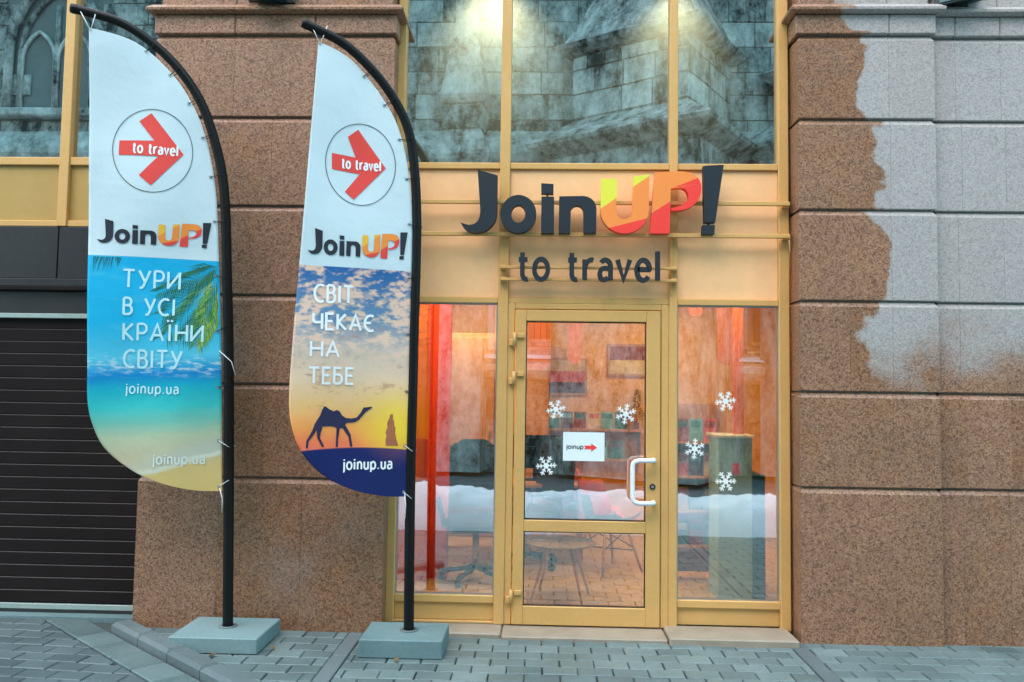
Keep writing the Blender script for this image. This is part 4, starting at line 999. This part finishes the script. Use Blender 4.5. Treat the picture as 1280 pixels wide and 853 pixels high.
f1.arrow((-.570, 3.200), .246, .281, [(-.775, 3.252), (-.563, 3.268), (-.660, 3.391), (-.589, 3.452), (-.382, 3.192), (-.571, 2.966), (-.646, 3.029), (-.535, 3.165), (-.775, 3.157)], (-.690, 3.178, .068, .272, .012))
f1.logo(-.885, 2.578, .692, .172)
f1.text('ТУРИ', -.716, 2.296, .112, .340, .015, 'p_pale'); f1.text('В УСІ', -.706, 2.122, .105, .305, .015, 'p_pale'); f1.text('КРАЇНИ', -.702, 1.955, .107, .480, .015, 'p_pale'); f1.text('СВІТУ', -.695, 1.780, .110, .350, .015, 'p_pale')
f1.text('joinup.ua', -.680, 1.612, .064, .322, .009, 'p_pale'); f1.text('joinup.ua', -.496, 1.160, .064, .314, .009, 'p_paler')
# palm fronds printed on the beach flag
lf = [MB() for _ in range(4)]; cnt = 0
def frond(p0, p1, sag, n, ln, cols):
    global cnt
    a, b = V(p0), V(p1)
    for i in range(n):
        t = i/(n-1); p = a+(b-a)*t+V((0, -sag*math.sin(t*math.pi*.5)**2)); d = (b-a).normalized()+V((0, -sag*1.5*t))
        for sd_ in (-1, 1):
            q = V((-d.y, d.x))*sd_; l_ = ln*(.45+.55*math.sin(math.pi*min(1, t*.85+.12)))*random.uniform(.75, 1.1); dr_ = (q*.8+d*.8+V((0, -.25))).normalized(); e_ = p+dr_*l_+V((0, -l_*.25)); mid = p+dr_*l_*.5; w_ = V((-dr_.y, dr_.x))*.0032
            T = [p, mid+w_, e_, mid-w_]
            if any(z_.y > 2.488 or z_.x > interp(f1.Rr, z_.y, 1)-.006 or z_.x < interp(f1.L, z_.y, 1)+.006 for z_ in T): continue
            cnt += 1; off = .0022+(cnt % 7)*.0002
            lf[random.choice(cols)].add([f1.S(z_.x, z_.y, off) for z_ in T], [(0, 1, 2, 3)])
frond((-.08, 2.46), (-.44, 2.10), .10, 28, .19, (0, 1, 2)); frond((-.10, 2.50), (-.46, 2.40), .26, 28, .18, (0, 2)); frond((-.11, 2.42), (-.26, 2.00), .06, 26, .14, (0, 1, 3)); frond((-.08, 2.47), (-.24, 2.28), .22, 30, .15, (1, 3, 0)); frond((-.12, 2.14), (-.24, 1.96), .02, 24, .07, (1, 3)); frond((-.10, 2.30), (-.34, 2.06), .08, 20, .13, (2, 0))
frond((-.12, 2.47), (-.50, 2.30), .02, 30, .13, (0, 2)); frond((-.16, 2.40), (-.20, 2.10), .02, 20, .11, (1, 0, 3))
for k in range(16):      # thin leaf tips hanging in from the upper left
    x_ = -.90+.011*k+random.uniform(-.004, .004); l_ = random.uniform(.04, .12); d_ = random.uniform(-.03, .01)
    lf[2].add([f1.S(q_, z_, .0022+.0002*(k % 5)) for q_, z_ in ((x_-.003, 2.488), (x_+.003, 2.488), (x_+d_, 2.488-l_))], [(0, 1, 2)])
for k, m in enumerate(lf): m.build('palm_leaves', 'p_leaf%d' % k, f1.bn)

f2 = Flag((-1.146, -.50), R(20), P2, F2L, F2R, .014, 2.1, 'right feather flag printed with a camel at sunset, on a concrete base', (-1.425, -.905, -.72, -.32, .115))
f2.banner(print_mat(2))
f2.arrow((-.385, 3.122), .228, .272, [(-.571, 3.180), (-.418, 3.168), (-.472, 3.298), (-.406, 3.353), (-.223, 3.112), (-.425, 2.886), (-.483, 2.933), (-.389, 3.060), (-.569, 3.075)], (-.505, 3.090, .064, .248, .012))
f2.logo(-.705, 2.512, .636, .184)
f2.text('СВІТ', -.656, 2.210, .108, .240, .016, 'p_white'); f2.text('ЧЕКАЄ', -.660, 2.036, .100, .380, .016, 'p_white'); f2.text('НА', -.670, 1.863, .095, .172, .015, 'p_white'); f2.text('ТЕБЕ', -.678, 1.694, .098, .276, .015, 'p_white')
f2.text('joinup.ua', -.450, 1.152, .066, .310, .011, 'p_white')
# camel, walking right; traced in a 0..1 box: x from tail to nose, z from feet to hump
CX, CZ, CW, CH = -.688, 1.288, .415, .268
def cam_poly(P): return [[(CX+a*CW, CZ+b*CH) for a, b in P]]
body = [(.13, .55), (.17, .66), (.21, .76), (.24, .90), (.27, .98), (.30, .96), (.35, .90), (.41, .86), (.46, .89), (.50, .86), (.54, .76), (.60, .70), (.68, .69), (.76, .71), (.82, .82), (.855, .93), (.875, .96), (.90, .955), (.99, .975), (1.0, .945), (.95, .90), (.90, .84), (.85, .75), (.80, .66), (.74, .605), (.66, .59), (.61, .585), (.585, .52), (.55, .46), (.48, .45), (.42, .50), (.34, .51), (.26, .50), (.22, .46), (.17, .46), (.13, .50)]
outline('camel_silhouette', 'p_navy', f2.bn, cam_poly(body), 0, f2.P(.0030))
for P in ([(.135, .56), (.10, .40), (.045, .24), (.02, .17), (.012, .0), (.045, 0), (.052, .15), (.12, .30), (.19, .47)], [(.17, .48), (.17, .34), (.18, .22), (.225, .10), (.25, .02), (.285, .03), (.265, .10), (.22, .23), (.225, .34), (.25, .47)], [(.46, .47), (.46, .30), (.455, .02), (.49, .02), (.49, .22), (.50, .30), (.51, .47)], [(.54, .50), (.60, .36), (.645, .26), (.675, .02), (.71, .03), (.685, .24), (.68, .31), (.60, .52)]):
    outline('camel_leg', 'p_navy', f2.bn, cam_poly(P), 0, f2.P(.0034))
fig = [(-.181, 1.300), (-.183, 1.335), (-.176, 1.365), (-.183, 1.385), (-.172, 1.415), (-.174, 1.445), (-.163, 1.472), (-.158, 1.478), (-.160, 1.490), (-.152, 1.502), (-.141, 1.502), (-.136, 1.488), (-.140, 1.474), (-.130, 1.455), (-.128, 1.425), (-.120, 1.415), (-.122, 1.385), (-.114, 1.345), (-.100, 1.300)]
outline('robed_figure', 'p_figure', f2.bn, [fig], 0, f2.P(.003))
# eyelets, ties and cords
def hardware(F):
    ring = MB()
    for k in range(14): pass
    zs = [F.zmin+.03, F.zmin+.33, F.zmin+.68, F.zmin+1.05, F.zmin+1.42, F.zmin+1.78, F.zmin+2.08, F.zmin+2.34, F.zmin+2.56, F.zmin+2.74, F.zmin+2.88]
    for z in zs:
        if z > F.zmax-.05: continue
        q = interp(F.Rr, z, 1)-.022; c = V(F.S(q, z, .003))
        m = MB(); n = 12; vs = [(c.x+r*math.cos(6.2832*k/n), c.y-(0 if r > .01 else .001), c.z+r*math.sin(6.2832*k/n)) for r in (.010, .0045) for k in range(n)]
        m.add(vs, [(k, (k+1) % n, n+(k+1) % n, n+k) for k in range(n)]); m.build('eyelet', 'chrome', F.e)
        pp = min(F.pole, key=lambda p: (p[0]-q)**2+(p[1]-z)**2*1.0)
        MB().tube([c, V((pp[0], -.034, pp[1])), V((pp[0]+.036, 0, pp[1]+.004)), V((pp[0], .034, pp[1]+.002)), V((q+.012, .006, z))], .0025, 5).build('tie', 'black_metal' if z > F.zmin+.4 else 'cord', F.e)
    tip = F.pole[-1]; top = F.L[-1]
    MB().tube([(tip[0]+.04, -.02, tip[1]-.01), F.S(top[0]+.012, top[1]-.02, .004)], .003, 5).build('top_cord', 'cord', F.e); MB().tube([(tip[0]+.14, -.02, tip[1]-.0), F.S(top[0]+.012, top[1]-.02, .004)], .003, 5).build('top_cord', 'cord', F.e)
    pq = min(F.pole, key=lambda p: abs(p[1]-1.0)); MB().tube([F.S(interp(F.Rr, F.zmin+.02, 1)-.015, F.zmin+.02, .005), (pq[0]-.034, -.03, F.zmin-.05), (pq[0]-.034, -.02, F.zmin-.14)], .0035, 5).build('loose_cord', 'cord', F.e)
    pe = F.pole[-1]; MB().lathe([(0, .02), (.030, .016), (.032, 0), (.032, -.02)], 14).build('end_cap', 'black_metal', F.e).matrix_local = Matrix.Translation((pe[0], 0, pe[1])) @ (V((pe[0], 0, pe[1]))-V((F.pole[-3][0], 0, F.pole[-3][1]))).to_track_quat('Z', 'Y').to_matrix().to_4x4()
hardware(f1); hardware(f2)
pq = min(f1.pole, key=lambda p: abs(p[1]-1.85))
MB().tube([(pq[0]-.06, -.02, 1.90), (pq[0]+.02, -.045, 1.83), (pq[0]+.05, -.05, 1.74)], .003, 5).build('loose_cord', 'cord', f1.e)

# fallen leaves by the bases
for x, y, a, lb in ((-2.32, -.765, .4, 'dry brown leaf lying before the left flag base'), (-1.18, -.765, 1.9, 'dry brown leaf lying before the right flag base'), (-2.0, -.60, 2.7, 'dry leaf lying right of the left flag base')):
    m = MB(); n = 9; vs = []
    for i in range(n):
        t = i/(n-1); wd = .014*math.sin(math.pi*t)**.8
        for s_ in (-1, 0, 1): vs.append((-.026+.052*t, s_*wd, .006+.010*abs(s_)*math.sin(3*t)+.012*t*t))
    m.add(vs, [(i*3+k, (i+1)*3+k, (i+1)*3+k+1, i*3+k+1) for i in range(n-1) for k in range(2)], 0, True)
    o = m.build('dry_leaf', 'leaf'); o.location = (x, y, 0); o.rotation_euler = (0, 0, a); tag(o, lb, 'leaf', 'dry leaves on the paving')

# ================================================================== STONE CHURCH across the street (seen mirrored in the glass)
ch = empty('stone_church', (0, -11, 0)); tag(ch, 'weathered grey stone church mirrored in the window glass', 'church')
YW = -11.6; HT = 12.5
bx('wall', M['church_joint'], ch, -16, 12, -1.6, -.60, -.05, HT, c=0)
blocks = []; cell = .56
rnd = random.Random(3)
z = 0.0; row = 0
rest = MB()
while z < HT-.1:
    hgt = .56 if row % 3 else .50
    x = -16+rnd.uniform(0, .5)
    while x < 12:
        wd = rnd.uniform(.65, 1.25); d = rnd.uniform(.018, .045)
        inwin = -9.8 < x < 5.2 and False
        arch_hole = -12.35 < x+wd/2 < -10.05 and 7.7 < z+hgt/2 < 10.9
        if not arch_hole:
            vis = (-4.2 < x < 5.6 and 6.0 < z < 10.4)
            if vis: blocks.append((x, wd, z, hgt, d))
            else: rest.box(x+.012, x+wd-.012, -.60, -.60+d, z+.012, z+hgt-.012, c=.01)
        x += wd
    z += hgt; row += 1
for x, wd, z, hgt, d in blocks: bx('stone_block', 'church_stone', ch, x+.007, x+wd-.007, -.60, -.60+d, z+.007, z+hgt-.007, c=.012)
o = rest.build('outer_stonework', 'church_stone', ch); o['kind'] = 'stuff'
# moulded plinth and string courses
def course(z, prj, ht, x0=-16, x1=12, nm='string_course'):
    prof = [(0, z-ht*.5), (prj*.7, z-ht*.3), (prj, z), (prj, z+ht*.25), (.03, z+ht)]
    vs = [(x, -.60+d, zz) for x in (x0, x1) for d, zz in prof]; n = len(prof)
    MB().add(vs, [(i, i+1, n+i+1, n+i) for i in range(n-1)]).build(nm, 'church_stone', ch)
course(6.75, .30, .55); course(2.1, .45, .5, nm='plinth'); course(11.6, .4, .5, nm='cornice')
m = MB()
for i in range(56): pass
sl_ = [(x, -.60+yy, 2.34+.10*math.sin(math.pi*j/6)+.03*noise.noise(V((x*1.3, j, 5)))) for x in [-16+28*i/120 for i in range(121)] for j, yy in enumerate([.02, .1, .18, .26, .34, .42, .47])]
m.add(sl_, [(i*7+j, (i+1)*7+j, (i+1)*7+j+1, i*7+j+1) for i in range(120) for j in range(6)], 0, True); m.build('snow_cover', 'snow', ch)
def buttress(x, ang, hw, z0, z1, ztop):
    e = empty('buttress', (x, .0-.45, 0)); e.rotation_euler = (0, 0, ang); e.parent = ch
    prof = [(hw*1.22, 0), (hw*1.22, z0-.40), (hw*1.30, z0-.36), (hw*1.52, z0-.20), (hw*1.55, z0-.12), (hw*1.48, z0-.04), (hw*1.22, z0+.20), (hw, z0+.45), (hw, z1), (hw*1.08, z1+.03), (hw*1.20, z1+.12), (hw*1.24, z1+.20), (hw*1.10, z1+.30), (hw*.55, ztop), (hw*.55, ztop+2.2)]
    vs = []
    for hh, zz in prof:
        b = .03 if (hh == hw) else 0
        vs += [(sx*(hh-b), sy*(hh-b), zz) for sx, sy in ((-1, -1), (1, -1), (1, 1), (-1, 1))]
    MB().add(vs, [[i*4+k, i*4+(k+1) % 4, (i+1)*4+(k+1) % 4, (i+1)*4+k] for i in range(len(prof)-1) for k in range(4)]).build('shaft', 'church_stone', e)
    # face blocks
    zz = z0+.47; r_ = 0
    while zz < z1-.1:
        hg = min(.52, z1-zz)
        for face in range(4):
            u = -hw
            while u < hw-.05:
                wd = min(rnd.uniform(.6, .95), hw-u); wd = hw-u if hw-u-wd < .25 else wd
                o = bx('stone_block', 'church_stone', e, u+.012, u+wd-.012, -hw-.001, -hw+.029, zz+.012, zz+hg-.012, c=.01)
                o.rotation_euler = (0, 0, face*math.pi/2); u += wd
        zz += hg; r_ += 1
buttress(2.10, R(33), 1.30, 6.90, 8.70, 10.6)
buttress(-1.95, R(8), .42, 6.7, 7.7, 9.6)
buttress(6.2, R(38), 1.15, 6.95, 8.2, 9.8); buttress(-6.4, R(20), .9, 6.9, 8.9, 10.2)
# pale rendered band with small barred windows low on the church wall
M['pale_render'] = paint('pale_render', (0.74, 0.75, 0.74, 1), 0.85, 0.12, 2.2)
wins = [-6.9, -4.6, -2.6, -.3, 1.9, 4.3, 6.6]
for k in range(15):
    a = -8.2+1.15*k; bx('render_slab', 'pale_render', ch, a+.006, a+1.144, -.55, -.50, 2.40, 4.60, c=.01)
for k, x in enumerate(wins):
    e = empty('low_window', (x, -.50, 2.75)); e.parent = ch
    MB().box(-.34, .34, .002, .05, -.06, 1.16, c=.01).build('surround', 'church_stone', e); MB().box(-.26, .26, .051, .058, .02, 1.08).build('glazing', 'navy', e)
    for b_ in (-.13, 0, .13): MB().cyl(b_, .075, .0, 1.1, .010, 6).build('bar', 'black_metal', e)
    MB().box(-.40, .40, .002, .12, -.14, -.062, c=.01).build('sill', 'church_stone', e)
# pointed window with tracery, mirrored over the roller shutter
e = empty('pointed_window', (-11.2, -.55, 7.75)); e.parent = ch
def parch(w_, zs, n=10):
    rr = w_*2; L = [(-w_+0, 0), (-w_, zs)]
    a = [(-w_+rr-rr*math.cos(t_), zs+rr*math.sin(t_)) for t_ in [math.acos((rr-w_)/rr)*k/n for k in range(1, n+1)]]
    return L+a+[(-p[0], p[1]) for p in a[-2::-1]]+[(w_, zs), (w_, 0)]
MB().tube([(p[0], .06, p[1]) for p in parch(1.05, 1.3)], .10, 8).build('moulding', 'church_stone', e)
MB().tube([(p[0], .0, p[1]) for p in parch(.82, 1.3)], .06, 8).build('moulding', 'church_stone', e)
MB().tube([(0, 0, 0), (0, 0, 2.4)], .06, 8).build('mullion', 'church_stone', e)
for s_ in (-1, 1): MB().tube([(p[0]+s_*.41, .0, p[1]) for p in parch(.38, 1.15)], .045, 8).build('tracery', 'church_stone', e)
MB().box(-1.3, 1.3, -.2, .25, -.18, -.0, c=.03).build('sill', 'church_stone', e); MB().box(-1.1, 1.1, -.16, -.10, 0, 3.1).build('leaded_glass', 'poster_teal', e)
